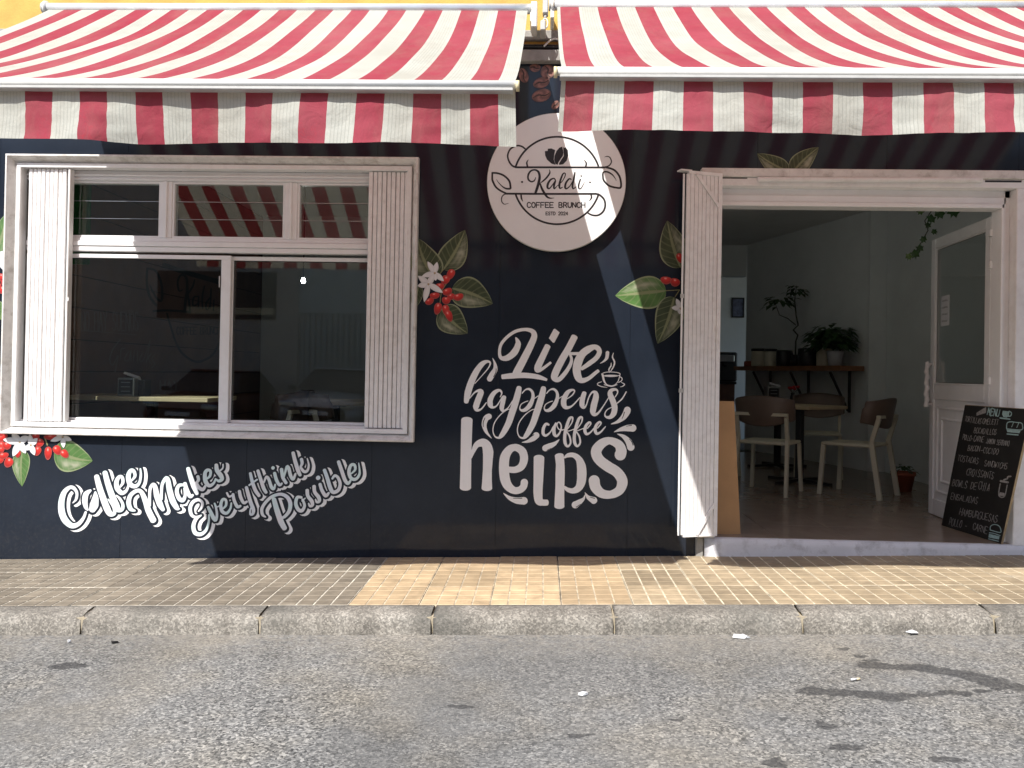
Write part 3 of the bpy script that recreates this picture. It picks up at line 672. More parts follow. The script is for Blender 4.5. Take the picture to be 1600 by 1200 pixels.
A_ = (760, 505, 10); B_ = (860, 505, 10); C_ = (710, 560, 10); D_ = (840, 590, 10); E_ = (710, 640, 10); F_ = (840, 640, 10); G_ = (710, 690, 10); H_ = (840, 690, 10)
slogan = tag(empty('slogan_lettering', tuple(P(850, 660, 0))), 'large white hand-lettered slogan about life and coffee on the black wall', 'lettering')
def letter(name, root, m, cr, strokes, polys=(), cap=1.0, Y=0.0, depth=.0008):
    ik = Ink(on_wall(Y))
    for s in strokes: ik.stroke(crop(*cr, s), cap=cap, depth=depth)
    for p in polys: ik.poly([q[:2] for q in crop(*cr, p)], depth=depth)
    o = ik.build(name, m, root)
    if root is not None: o.matrix_parent_inverse = Matrix.Translation(-Vector(root.location))
    return o
p1s = [(1010,462,80),(990,560,98),(950,700,104),(900,850,104),(850,1000,98),(790,1120,90),(735,1205,70),(690,1240,34),(630,1215,20),(602,1120,16),(630,1000,16),(720,880,16),(820,805,14),(872,790,13)]
p1b = [(1058,545,16),(1110,490,20),(1170,480,36),(1220,530,42),(1225,620,54),(1180,730,74),(1110,800,60),(1050,812,38),(1022,780,18),(1042,720,15),(1100,682,14),(1150,665,13)]
f1 = [(460,812,14),(535,705,20),(545,625,28),(500,640,45),(455,760,50),(425,900,50),(430,1020,50),(470,1075,35),(515,1020,28),(500,920,28),(450,840,18)]
LIFE = [
 ('letter', A_, [[(458,222,18),(495,320,88),(440,450,108),(330,540,92),(230,540,58),(205,450,46),(230,330,48),(320,220,48),(450,130,50),(600,98,50),(715,125,72),(748,200,92),(700,330,105),(600,530,115),(490,740,122),(455,800,110)], [(245,838,72),(400,822,88),(600,815,84),(800,838,76),(945,885,38)]], [], .35),
 ('letter', A_, [[(958,355,92),(880,520,100),(805,680,108),(800,735,78),(870,715,48),(1005,615,38)]], [[(1070,85),(1145,145),(1062,303),(1040,305),(975,235),(1050,95)]], .5),
 ('letter', A_, [[(1378,210,102),(1280,400,106),(1180,570,110),(1085,760,112),(1065,850,108),(1130,880,72),(1230,780,66),(1310,650,56),(1330,560,44),(1305,485,34)], [(1310,475,46),(1500,475,48)]], [], .5),
 ('letter', B_, [[(485,715,52),(600,635,74),(715,545,74),(765,455,76),(740,392,80),(680,372,78),(590,410,112),(500,480,118),(435,600,134),(412,740,126),(440,855,112),(500,895,82),(600,860,60),(700,780,55),(750,742,50)]], [], .5),
 ('drop', B_, [[(892,462,58),(880,540,52),(840,590,30),(778,628,6)]], [], 1),
 ('cup', B_, [[(985,465,8),(970,530,22),(1002,610,25),(980,690,22),(930,765,8)], [(950,620,8),(945,670,22),(915,720,22),(922,770,8)],
   [(800,795,14),(850,770,12),(945,762,11),(1050,772,12),(1090,795,13),(1060,820,12),(945,835,10),(840,822,12),(800,795,14)],
   [(818,812,34),(838,900,30),(880,958,18),(950,978,14),(1010,960,12),(1060,900,12),(1085,815,13)], [(1085,835,14),(1120,862,14),(1110,900,14),(1065,925,13)],
   [(800,915,9),(745,935,14),(738,962,15),(800,990,15),(885,1003,6)], [(1110,925,9),(1158,955,18),(1130,985,15),(1090,995,6)], [(840,960,12),(950,988,13),(1040,960,12)]],
   [[(945+118*math.cos(q*.3927), 822+17*math.sin(q*.3927)) for q in range(16)]], 1),
 ('letter', C_, [[(320,392,12),(430,270,13),(530,150,18),(560,72,26),(510,48,45),(430,90,80),(340,210,96),(260,380,104),(210,540,104),(184,680,70)], [(235,628,14),(320,530,24),(390,502,50),(415,530,90),(370,650,95),(338,755,95),(355,808,48),(420,790,24),(500,690,16)]], [], .7),
 ('letter', C_, [[(715,605,12),(740,540,24),(700,498,42),(620,540,68),(562,640,84),(562,725,84),(600,765,40),(660,740,20),(720,650,16),(745,600,16)], [(777,602,66),(755,690,75),(740,780,70),(770,822,38),(840,770,17),(910,660,14)]], [], .7),
 ('letter', C_, [p1s, p1b, [(1230,640,14),(1310,585,14)]], [], .8),
 ('letter', C_, [shift(p1s, 382, 4), shift(p1b, 382, 2)], [], .8),
 ('letter', D_, [[(318,333,14),(390,290,13)], [(460,332,14),(540,275,20),(578,210,22),(540,192,34),(470,230,65),(415,330,85),(410,420,85),(450,468,58),(540,440,26),(660,312,14)]], [], .8),
 ('letter', D_, [[(730,240,70),(700,340,80),(695,430,80),(722,468,44),(760,430,20),(800,310,20),(850,232,28),(900,235,66),(912,300,92),(880,430,100),(865,530,92),(890,578,56),(950,550,32),(1030,440,18),(1110,312,15)]], [], .7),
 ('letter', D_, [[(1210,305,15),(1250,235,20),(1230,188,34),(1160,195,55),(1132,250,80),(1170,350,90),(1203,460,92),(1188,560,88),(1130,620,58),(1064,610,28),(1052,560,18),(1090,500,16),(1160,462,14)], [(1240,402,16),(1320,330,22),(1385,222,18)]], [], .8),
 ('letter', D_, [[(170,735,34),(130,725,42),(92,790,50),(88,875,50),(130,905,38),(200,850,22),(240,770,16)]], [], 1),
 ('letter', D_, [[(285,715,30),(255,800,54),(262,885,54),(300,912,38),(350,850,25),(370,760,22),(340,698,20),(310,712,18),(305,760,18),(340,812,18),(400,815,16)]], [], 1),
 ('letter', D_, [f1, [(380,822,15),(430,812,14),(480,835,14),(580,800,14)]], [], 1),
 ('letter', D_, [shift(f1, 150, -3), [(620,832,14),(720,792,14)]], [], 1),
 ('letter', D_, [[(775,795,15),(830,725,24),(810,698,34),(760,745,45),(738,820,52),(762,880,45),(820,860,26),(890,780,17)]], [], 1),
 ('letter', D_, [[(935,790,15),(990,720,24),(970,693,34),(920,740,45),(898,815,52),(925,875,45),(985,850,28),(1040,790,20),(1062,765,12)]], [], 1),
 ('letter', E_, [[(195,160,178),(188,400,172),(182,700,168),(176,1000,170),(172,1222,176)], [(262,760,16),(295,650,62),(350,550,92),(440,518,132),(500,560,148),(526,660,165),(522,800,150),(515,950,140),(510,1100,150),(507,1230,166)]], [], .52),
 ('letter', E_, [[(835,935,92),(950,940,100),(1045,890,116),(1087,780,126),(1068,665,126),(1000,605,115),(930,592,108),(855,630,125),(790,740,150),(774,900,156),(790,1080,156),(840,1195,140),(930,1262,112),(1020,1255,106),(1078,1205,110),(1093,1135,114)]], [], .95),
 ('letter', E_, [[(1322,752,166),(1318,900,160),(1312,1100,150),(1306,1300,142),(1322,1425,128),(1380,1452,98),(1448,1452,94)]], [], .55),
 ('letter', F_, [[(338,718,140),(352,850,134),(352,1000,145),(348,1200,140),(342,1400,150),(340,1512,158)], [(415,755,20),(475,715,66),(560,712,76),(640,770,100),(682,880,140),(690,1000,150),(680,1130,140),(638,1225,112),(560,1268,86),(480,1255,70),(415,1210,40)]], [], .52),
 ('letter', F_, [[(1292,706,178),(1306,640,168),(1262,545,142),(1130,487,112),(1012,525,142),(925,622,164),(922,710,164),(980,800,160),(1100,890,164),(1230,970,160),(1308,1070,164),(1322,1160,164),(1270,1268,142),(1140,1328,122),(1000,1308,142),(907,1215,166),(884,1110,172)]], [], 1),
]
for (nm, cr, st, pl, cp) in LIFE: letter(nm, slogan, M['vinyl_white'], cr, st, pl, cp)
DROPS = [
 (C_, [(597,-5,5),(632,80,40),(638,170,74),(592,250,90),(552,318,88)], [(652,160,8),(648,215,10),(615,285,12)]),
 (E_, [(580,448,6),(500,350,48),(465,240,76),(492,140,90),(538,108,92)], [(452,270,7),(450,200,12),(478,128,8)]),
 (E_, [(1055,512,6),(1150,495,46),(1230,450,86),(1278,402,100)], [(1170,445,6),(1240,392,13)]),
 (F_, [(340,465,6),(270,530,60),(190,570,90),(122,602,100)], [(148,636,11),(212,604,7)]),
 (D_, [(1150,725,10),(1250,690,48),(1340,620,88),(1392,540,108),(1402,506,106)], [(1355,540,14),(1342,590,12),(1318,645,5)]),
 (D_, [(1195,850,6),(1300,810,60),(1400,790,100),(1486,788,116)], [(1385,760,5),(1468,745,12)]),
 (D_, [(1245,880,6),(1340,920,60),(1420,1000,100),(1456,1086,116)], [(1430,955,7),(1470,1000,11),(1492,1055,13)]),
 (G_, [(765,805,5),(860,880,60),(970,920,100),(1085,925,120)], [(920,885,7),(1055,885,12)]),
 (H_, [(740,832,6),(720,890,40),(660,940,80),(588,988,112)], [(602,1025,12),(672,978,7)]),
 (H_, [(740,795,6),(790,870,60),(876,918,112)], [(820,868,7),(892,886,12)]),
]
for (cr, s, sl_) in DROPS:
    o = letter('drop', slogan, M['vinyl_white'], cr, [s])
    h = letter('drop_slit', None, M['ink'], cr, [sl_], depth=.0022); h.parent = o

# second slogan: pale letters with a black outline over a white offset edge
I_ = (85, 720, 10); J_ = (205, 710, 10); K_ = (285, 730, 10); L_ = (425, 690, 10)
s1_ = [(550,760,55),(560,850,55),(620,930,60),(630,990,52),(592,1008,38),(572,965,22)]
WORDS = [[
 (I_, [[(285,660,10),(338,600,40),(350,500,45),(300,425,55),(230,420,55),(150,500,80),(110,640,95),(115,800,105),(170,930,105),(270,1012,85),(370,990,65),(450,900,48),(490,800,35)]]),
 (I_, [[(565,462,36),(495,520,86),(475,620,88),(492,720,66),(522,768,30)], [(640,485,26),(640,580,98),(620,690,138),(590,765,100)]]),
 (I_, [[(660,245,78),(700,400,92),(760,580,98),(820,740,104),(870,825,90),(935,820,58),(930,740,44),(880,650,38),(838,600,20)]]),
 (I_, [[(790,185,78),(830,340,88),(890,520,98),(960,690,108),(1000,760,90),(1058,755,58),(1068,680,48),(1020,590,42),(965,540,20)]]),
 (I_, [[(1010,425,24),(1068,345,48),(1058,258,52),(1008,255,55),(970,330,70),(982,430,80),(1050,500,70),(1120,470,45),(1160,380,32)]]),
 (I_, [[(1195,320,24),(1258,240,48),(1238,160,56),(1190,155,58),(1155,240,75),(1180,360,80),(1262,398,62),(1328,340,44),(1350,220,38),(1343,125,26)]]),
],[
 (J_, [[(60,880,24),(-10,850,70),(-40,750,75),(-10,640,64),(80,570,56),(155,585,64),(220,720,88),(270,880,95),(345,1030,98)], [(288,800,40),(292,560,48),(335,475,56),(372,500,68),(400,640,90),(450,780,95),(498,865,58)], [(470,700,42),(482,480,48),(540,375,58),(572,400,74),(600,560,90),(650,730,95),(715,835,76),(755,852,18)]]),
 (J_, [[(822,475,38),(742,490,55),(712,580,60),(750,690,68),(808,715,66),(842,640,46),(834,530,40)], [(838,455,58),(870,560,68),(920,655,62),(962,635,38)]]),
 (J_, [[(890,222,62),(930,360,74),(980,500,80),(1028,612,56)], [(1040,345,52),(1050,400,48),(1012,450,34)], [(1020,452,46),(1060,520,58),(1118,548,56),(1160,490,36)]]),
 (J_, [[(1162,395,20),(1228,340,42),(1238,262,44),(1190,245,48),(1152,300,58),(1162,420,68),(1220,488,58),(1288,450,38),(1320,380,26)]]),
 (J_, [[(1330,165,56),(1342,250,68),(1400,330,74),(1418,388,56),(1370,416,46),(1334,395,30)], [(1390,252,26),(1430,215,24),(1435,155,22)]]),
],[
 (K_, [[(250,690,20),(300,630,38),(310,552,44),(250,508,48),(170,540,54),(122,630,58),(140,740,52),(200,780,42),(270,762,24)], [(295,750,20),(212,810,56),(172,920,64),(200,1025,68),(290,1046,58),(370,980,44),(410,860,34),(415,745,28)]]),
 (K_, [[(402,622,44),(440,700,58),(490,800,64),(520,826,50),(540,740,38),(522,620,34),(502,565,28)], [(520,630,20),(590,600,20)]]),
 (K_, [[(612,665,20),(678,600,38),(678,515,42),(630,505,44),(600,590,50),(622,690,55),(690,718,48),(748,650,34),(765,560,26)]]),
 (K_, [[(695,402,32),(730,460,34),(775,440,26)], [(790,422,44),(810,520,50),(858,615,54),(908,605,36)]]),
 (K_, [[(890,375,50),(910,470,54),(958,556,48),(1010,535,32)], [(1000,315,50),(1030,430,58),(1070,560,60),(1108,660,58),(1100,725,46),(1062,738,32),(1060,670,22),(1088,585,16)]]),
 (K_, [[(1062,95,44),(1090,220,54),(1140,360,58),(1198,445,52)], [(1042,282,28),(1168,192,28)]]),
 (K_, [[(1180,55,50),(1220,180,54),(1270,330,58),(1308,395,48)], [(1272,240,26),(1312,152,40),(1350,190,48),(1390,310,54),(1428,338,42),(1450,270,28)]]),
 (K_, [[(1440,92,50),(1470,200,54),(1518,278,48),(1556,250,28)], [(1412,8,56),(1418,14,56)]]),
 (L_, [[(148,432,54),(170,560,54),(220,645,50)], [(182,570,22),(232,395,44),(262,420,54),(290,530,54),(330,586,48),(368,500,32)]]),
 (L_, [[(330,175,54),(360,300,60),(410,460,64),(440,525,48)], [(460,275,52),(470,340,48),(442,400,32)], [(452,412,42),(500,468,48),(550,456,42),(574,370,32),(550,262,16)]]),
],[
 (K_, [[(1430,500,68),(1480,680,84),(1540,850,90),(1596,955,78)], [(1300,778,20),(1252,740,48),(1242,650,50),(1300,550,48),(1400,460,48),(1530,422,48),(1632,462,58),(1684,560,64),(1670,680,58),(1600,770,48),(1545,792,36)]]),
 (L_, [[(462,872,38),(395,872,48),(372,970,54),(410,1060,60),(468,1078,54),(508,1000,44),(478,905,38)], [(470,930,22),(520,882,18)]]),
 (L_, [s1_]), (L_, [shift(s1_, 108, -62)]),
 (L_, [[(750,665,50),(780,760,54),(838,845,58),(888,800,32)], [(718,562,70),(724,570,70)]]),
 (L_, [[(820,445,54),(860,560,58),(910,720,64),(955,790,58),(1035,758,54),(1064,660,50),(1030,562,48),(980,532,42),(942,580,32)]]),
 (L_, [[(1040,315,54),(1080,430,58),(1140,600,58),(1188,652,52),(1232,600,26)]]),
 (L_, [[(1232,505,20),(1298,440,38),(1288,365,46),(1232,372,48),(1202,470,54),(1232,568,54),(1308,586,48),(1368,500,38),(1355,335,14)]]),
]]
NAMES = ['first', 'second']
sl2 = tag(empty('script_lettering', tuple(P(330, 780, 0))), 'pale iridescent script slogan with white offset edge below the window', 'lettering')
inv2 = Matrix.Translation(-Vector(sl2.location))
for wd in WORDS:
    sh = Ink(on_wall(0)); ol = Ink(on_wall(0))
    for (cr, strokes) in wd:
        ik = Ink(on_wall(0))
        for s in strokes:
            c = crop(*cr, s); sh.stroke(c, grow=3.5, dx=5.3, dy=2.1, depth=.0008, step=1.3); ol.stroke(c, grow=3.0, dx=.5, dy=.3, depth=.0018, step=1.3); ik.stroke(c, depth=.0028, cap=.8)
        ik.build('letter', M['holo'], sl2).matrix_parent_inverse = inv2
    sh.build('offset_edge', M['vinyl_white'], sl2).matrix_parent_inverse = inv2
    ol.build('dark_outline', M['clad'], sl2).matrix_parent_inverse = inv2

# ------------------------------------------------------------------ round sign
SX, SZ, SRAD = .0727, 2.2105, .4355; SY = -.062
sg = tag(empty('round_sign', (SX, 0, SZ)), 'round white sign board with black coffee leaf logo between the awnings', 'sign')
def disc(r, y, n=96): return [(r*math.cos(2*math.pi*k/n), y, r*math.sin(2*math.pi*k/n)) for k in range(n)]
n = 96; mb = MB(); v = disc(SRAD-.004, -.03) + disc(SRAD, -.034) + disc(SRAD, SY+.003) + disc(SRAD-.003, SY)
mb.add(v, [(i*n+k, i*n+(k+1) % n, (i+1)*n+(k+1) % n, (i+1)*n+k) for i in range(3) for k in range(n)] + [tuple(range(n))]); mb.build('sign_rim', M['sign_edge'], sg)
mb = MB(); v = disc(SRAD-.0031, SY); mb.add(v + [(0, SY-.0004, 0)], [(k, (k+1) % n, n) for k in range(n)]); mb.build('sign_face', M['sign'], sg)
for (x, z) in ((-.25,-.2), (.25,-.2), (-.25,.2), (.25,.2)): MB().tube([(x, -.0305, z), (x, 0, z)], .012, 10).build('spacer', M['steel'], sg, True)
M1 = (755, 200, 13.333); N1 = (865, 200, 13.333); O1 = (755, 280, 13.333); Q1 = (865, 280, 13.333); T1 = (815, 256, 14.545)
def slet(name, cr, strokes, polys=(), cap=1.0): 
    return letter(name, sg, M['ink'], cr, strokes, polys, cap, Y=SY-.0006, depth=.0004)
arcT = [(870.5+68.3*math.cos(q), 282+68.3*math.sin(q), 2.9) for q in [math.radians(199+k*(142/24)) for k in range(25)]]
arcB = [(870.5+68.3*math.cos(q), 282+68.3*math.sin(q), 2.9) for q in [math.radians(17.5+k*(145/24)) for k in range(25)]]
one = (0, 0, 1)
slet('emblem_arc', one, [arcT], cap=.2); slet('emblem_arc', one, [arcB], cap=.2)
slet('emblem_bar', one, [[(807,261.4,3),(870,261.4,3),(945,261.6,3)]], cap=.3); slet('emblem_bar', one, [[(789,302.6,3),(860,303,3),(930,302.8,3)]], cap=.3)
slet('emblem_scroll', M1, [[(872,432,34),(800,382,34),(700,370,34),(570,435,34),(512,560,34),(532,680,34),(600,780,36),(680,818,38)], [(940,660,8),(908,722,34),(922,800,34)]])
slet('emblem_leaf', M1, [[(190,935,38),(300,942,38),(430,992,38),(540,1100,40),(568,1225,40),(562,1262,38),(480,1262,36),(400,1218,24),(310,1125,14),(278,1070,6)], [(190,935,36),(188,1060,38),(205,1120,40),(262,1228,38),(360,1305,36),(470,1358,36)]])
slet('emblem_scroll', O1, [[(460,300,22),(392,365,22),(385,460,22),(440,520,18),(530,500,6)], [(790,335,34),(797,400,34),(828,462,8)]])
slet('emblem_scroll', N1, [[(1070,818,34),(1160,780,25),(1205,700,25),(1170,612,22),(1110,590,16),(1060,605,6)], [(670,800,34),(680,730,34),(633,662,8)]])
slet('emblem_leaf', N1, [[(1080,815,36),(1250,868,40),(1350,970,40),(1395,1085,40),(1398,1235,40),(1300,1242,36),(1150,1198,38),(1050,1100,38),(1028,1020,36),(1035,925,34),(1120,915,34),(1220,970,28),(1290,1060,12),(1305,1100,6)]])
slet('emblem_scroll', Q1, [[(870,302,40),(960,330,40),(1050,420,40),(1075,540,40),(1040,660,40),(950,740,38),(850,755,36),(760,730,34),(700,690,32)], [(782,330,34),(788,390,34),(740,455,8)]])
slet('bean', M1, [], [[(1345,432),(1420,425),(1500,460),(1480,560),(1470,660),(1508,768),(1420,740),(1330,660),(1290,570),(1285,482),(1345,476)]])
slet('bean', N1, [], [[(180,388),(120,410),(60,480),(20,580),(12,670),(40,750),(88,765),(95,725),(150,640),(195,575),(205,505)]])
slet('bean', N1, [], [[(200,392),(216,412),(250,402),(296,460),(306,570),(272,680),(200,755),(118,768),(112,735),(165,665),(208,600),(226,520)]])
KAL = [[[(320,310,12),(290,380,28),(220,405,34),(152,350,40),(152,250,44),(210,162,38),(300,137,34),(380,180,50),(410,290,55),(390,420,60),(350,560,60),(318,655,55)], [(630,130,10),(642,200,34),(580,300,40),(500,380,34),(432,430,16)], [(420,450,34),(460,560,50),(520,670,54),(580,750,44),(650,780,28),(740,775,6)]],
 [[(770,380,28),(740,332,28),(660,360,40),(600,450,50),(588,535,48),(630,560,32),(700,480,22),(760,390,18)], [(765,400,38),(736,500,48),(742,565,32),(800,510,16)]],
 [[(800,510,14),(920,400,18),(990,270,24),(985,212,24),(940,230,34),(890,350,44),(857,480,48),(872,556,36),(930,530,16)]],
 [[(1125,352,26),(1080,342,34),(1010,430,44),(988,530,48),(1020,566,32),(1100,500,22),(1165,385,18)], [(1210,202,34),(1190,330,44),(1157,480,44),(1170,564,32),(1240,520,14)]],
 [[(1335,352,28),(1297,480,38),(1302,556,32),(1350,556,22),(1430,420,7)], [(1353,274,34),(1357,278,34)]]]
for k in KAL: slet('letter', T1, k)
slet('dot', T1, [[(8,412,46),(12,412,46)]]); slet('dot', T1, [[(1553,420,38),(1557,420,38)]])
# small block alphabet (unit box, y down)
GL = {'A':['0,1 .5,0 1,1','.18,.64 .82,.64'],'B':['0,0 0,1 .7,1 1,.78 .7,.5 0,.5','0,0 .62,0 .9,.24 .65,.5'],'C':['1,.16 .7,0 .3,0 0,.3 0,.7 .3,1 .7,1 1,.84'],'D':['0,0 0,1 .55,1 1,.7 1,.3 .55,0 0,0'],
 'E':['1,0 0,0 0,1 1,1','0,.5 .8,.5'],'F':['1,0 0,0 0,1','0,.5 .8,.5'],'G':['1,.16 .7,0 .3,0 0,.3 0,.7 .3,1 .7,1 1,.8 1,.55 .6,.55'],'H':['0,0 0,1','1,0 1,1','0,.5 1,.5'],'I':['.5,0 .5,1'],'J':['.8,0 .8,.75 .5,1 .1,.85'],
 'L':['0,0 0,1 .9,1'],'M':['0,1 .1,0 .5,.6 .9,0 1,1'],'N':['0,1 0,0 1,1 1,0'],'O':['.3,0 .7,0 1,.3 1,.7 .7,1 .3,1 0,.7 0,.3 .3,0'],'P':['0,1 0,0 .7,0 1,.25 .7,.52 0,.52'],'Q':['.3,0 .7,0 1,.3 1,.7 .7,1 .3,1 0,.7 0,.3 .3,0','.6,.7 1,1.05'],
 'R':['0,1 0,0 .7,0 1,.25 .7,.5 0,.5','.5,.5 1,1'],'S':['.95,.14 .65,0 .3,0 .05,.22 .3,.46 .7,.54 .95,.78 .7,1 .3,1 .02,.86'],'T':['0,0 1,0','.5,0 .5,1'],'U':['0,0 0,.7 .3,1 .7,1 1,.7 1,0'],'V':['0,0 .5,1 1,0'],
 'W':['0,0 .25,1 .5,.3 .75,1 1,0'],'Y':['0,0 .5,.5 1,0','.5,.5 .5,1'],'Z':['0,0 1,0 0,1 1,1'],'0':['.3,0 .7,0 1,.3 1,.7 .7,1 .3,1 0,.7 0,.3 .3,0'],'2':['0,.2 .3,0 .7,0 1,.25 .8,.5 0,1 1,1'],'4':['.75,1 .75,0 0,.7 1,.7'],'-':['.1,.55 .9,.55'],
 'a':['.9,.4 .5,.3 .1,.6 .3,1 .7,.9 .9,.4 .95,1'],'~':['.1,.1 .4,0 .6,.1 .9,0']}
def block_text(ik, text, x0, x1, y0, y1, w, depth=0, wob=0, slant=0, rnd=None, gap=.35, step=2.0):
    n = len(text); cw = (x1-x0) / (n + (n-1)*gap); x = x0
    for ch in text:
        for g in GL.get(ch, []):
            pts = []
            for q in g.split():
                a, b = q.split(','); a = float(a); b = float(b)
                if rnd: a += rnd.uniform(-wob, wob); b += rnd.uniform(-wob, wob)
                pts.append((x + a*cw*(.5 if ch == 'I' else 1) + (cw*.25 if ch == 'I' else 0) + slant*(1-b)*(y1-y0), y0 + b*(y1-y0), w))
            # straight segments
            dense = []
            for p, q in zip(pts, pts[1:]): dense += [(p[0]+(q[0]-p[0])*k/3, p[1]+(q[1]-p[1])*k/3, w) for k in range(3)]
            dense.append(pts[-1]); ik.stroke(dense, depth=depth, step=step)
        x += cw * (1 + gap)
invs = Matrix.Translation(-Vector(sg.location))
ik = Ink(on_wall(SY-.0006)); block_text(ik, 'COFFEE BRUNCH', 815+128/14.545, 815+1440/14.545, 256+878/14.545, 256+992/14.545, 1.55, .0004); ik.build('sign_text', M['ink'], sg).matrix_parent_inverse = invs
ik = Ink(on_wall(SY-.0006)); block_text(ik, 'ESTD 2024', 815+552/14.545, 815+1050/14.545, 256+1092/14.545, 256+1163/14.545, 1.05, .0004); ik.build('sign_text', M['ink'], sg).matrix_parent_inverse = invs

# ------------------------------------------------------------------ printed coffee plants on the cladding
def lerp(a, b, t): return tuple(a[i] + (b[i]-a[i])*t for i in range(3))
DK, MD, LT, RIB = (.022,.036,.013), (.05,.072,.028), (.36,.37,.27), (.24,.26,.14)  # DK, MD: awning shade put into the leaf colour, darker and duller
def leaf(root, base, tip, width, bend=0, gloss=1, depth=.001, seed=0, dk=DK, md=MD, tipk=1.0):
    rnd = random.Random(seed); nu, nv = 70, 30; mb = MB(); col = []; bx, by = base; tx, ty = tip; L = math.hypot(tx-bx, ty-by); dx, dy = (tx-bx)/L, (ty-by)/L; nx_, ny_ = -dy, dx
    for i in range(nu+1):
        u = i/nu; w = width*.5*(math.sin(math.pi*min(1, u**.72))**.75)*(1 - .25*u) * 1.18
        if u > .88: w *= 1 - .25*(u-.88)/.12
        cx = bx + dx*L*u + nx_*bend*math.sin(math.pi*u); cy = by + dy*L*u + ny_*bend*math.sin(math.pi*u)
        for j in range(nv+1):
            v = -1 + 2*j/nv; x = cx + nx_*w*v; y = cy + ny_*w*v
            mb.v.append(tuple(P(x, y, -depth - .00003*i*0)))
            c = lerp(dk, md, .5 + .5*mnoise.noise(Vector((u*6+seed, v*2, 0))))
            ph = (u*7 - abs(v)*1.6) % 1.0
            if abs(v) > .1 and (ph < .1): c = lerp(c, RIB, .55)
            patch = max(0, 1 - abs((v*gloss - .5))/.42) * max(0, 1 - abs(u-.5)/.42) ; patch *= .6 + .6*mnoise.noise(Vector((u*7, v*5, seed)))
            c = lerp(c, LT, min(.9, max(0, patch)*1.7))
            if abs(v) < .075: c = lerp(c, RIB, .8)
            if abs(v) > .93: c = lerp(c, (.30,.33,.2), .75)
            col.append(c)
    for i in range(nu):
        for j in range(nv): mb.f.append((i*(nv+1)+j, (i+1)*(nv+1)+j, (i+1)*(nv+1)+j+1, i*(nv+1)+j+1)); mb.m.append(0)
    o = mb.build('printed_leaf', M['print'], root, col=col); o.matrix_parent_inverse = Matrix.Translation(-Vector(root.location)); return o
def berry(root, x, y, rx, ry, ang=0, depth=.003, name='printed_berry', ca_=(.62,.03,.022), cb_=(.20,.006,.008)):
    mb = MB(); col = []; n = 18; rings = 5; ca, sa = math.cos(ang), math.sin(ang)
    def pt(r, q):
        ex = rx*r*math.cos(q); ey = ry*r*math.sin(q)*(1 + .22*math.sin(q)*r); return (x + ex*ca - ey*sa, y + ex*sa + ey*ca)
    mb.v.append(tuple(P(x, y, -depth))); col.append(ca_)
    for k in range(1, rings+1):
        for i in range(n):
            q = 2*math.pi*i/n; r = k/rings; a, b = pt(r, q); mb.v.append(tuple(P(a, b, -depth)))
            c = lerp(ca_, cb_, max(0, r*.9 + .25*math.sin(q) - .25))
            hl = math.hypot(r*math.cos(q)+.15, r*math.sin(q)+.35)
            if hl < .28: c = lerp(c, (.9,.5,.45), .8*(1-hl/.28)+.2)
            if k == rings: c = lerp(c, (.5,.16,.13), .5)
            col.append(c)
    for i in range(n): mb.f.append((0, 1+i, 1+(i+1) % n)); mb.m.append(0)
    for k in range(rings-1):
        for i in range(n): mb.f.append((1+k*n+i, 1+(k+1)*n+i, 1+(k+1)*n+(i+1) % n, 1+k*n+(i+1) % n)); mb.m.append(0)
    o = mb.build(name, M['print'], root, col=col); o.matrix_parent_inverse = Matrix.Translation(-Vector(root.location))
def petal(root, base, tip, width, depth=.004):
    nu, nv = 10, 6; mb = MB(); col = []; bx, by = base; tx, ty = tip; L = math.hypot(tx-bx, ty-by); dx, dy = (tx-bx)/L, (ty-by)/L
    for i in range(nu+1):
        u = i/nu; w = width*.5*math.sin(math.pi*(.12+.88*u))**.8 if u < 1 else 0
        for j in range(nv+1):
            v = -1+2*j/nv; mb.v.append(tuple(P(bx+dx*L*u-dy*w*v, by+dy*L*u+dx*w*v, -depth)))
            c = lerp((.80,.80,.81), (.46,.47,.50), .35*abs(v) + .3*(1-u)*(.5+.5*v)); col.append(c)
    for i in range(nu):
        for j in range(nv): mb.f.append((i*(nv+1)+j, (i+1)*(nv+1)+j, (i+1)*(nv+1)+j+1, i*(nv+1)+j+1)); mb.m.append(0)
    o = mb.build('printed_petal', M['print'], root, col=col); o.matrix_parent_inverse = Matrix.Translation(-Vector(root.location))
def flower(root, x, y, tips, w, depth=.004):
    for k, (tx, ty) in enumerate(tips): petal(root, (x, y), (tx, ty), w, depth + k*.00012)
    berry(root, x, y, 1.7, 1.7, 0, depth+.001, 'printed_stamen', (.45,.38,.22), (.25,.2,.1))
def twig(root, pts, w, depth=.0022):
    ik = Ink(on_wall(0)); ik.stroke([(a, b, w) for a, b in pts], depth=depth); o = ik.build('printed_stem', M['twig'], root); o.matrix_parent_inverse = Matrix.Translation(-Vector(root.location))
M['twig'] = mat('printed_twig', (.22,.20,.09), .5, .2, 30)
K2 = 6.667
def k2(x, y): return (650 + x/K2, 350 + y/K2)
pl1 = tag(empty('coffee_plant_print', tuple(P(690, 440, 0))), 'printed coffee branch with red berries and white blossoms right of the window', 'wall print')
leaf(pl1, k2(285,475), k2(512,62), 40, 2.5, 1, .0008, 1); leaf(pl1, k2(200,560), k2(20,150), 46, -5, -1, .0010, 2); leaf(pl1, k2(375,670), k2(800,830), 46, -3, 1, .0012, 3)
leaf(pl1, k2(260,880), k2(540,1140), 42, 3, 1, .0014, 4); leaf(pl1, k2(30,640), k2(-30,900), 18, 0, 1, .0016, 5)
twig(pl1, [k2(245,525), k2(290,470)], 1.2); twig(pl1, [k2(345,580), k2(270,700), k2(250,820)], 1.3)
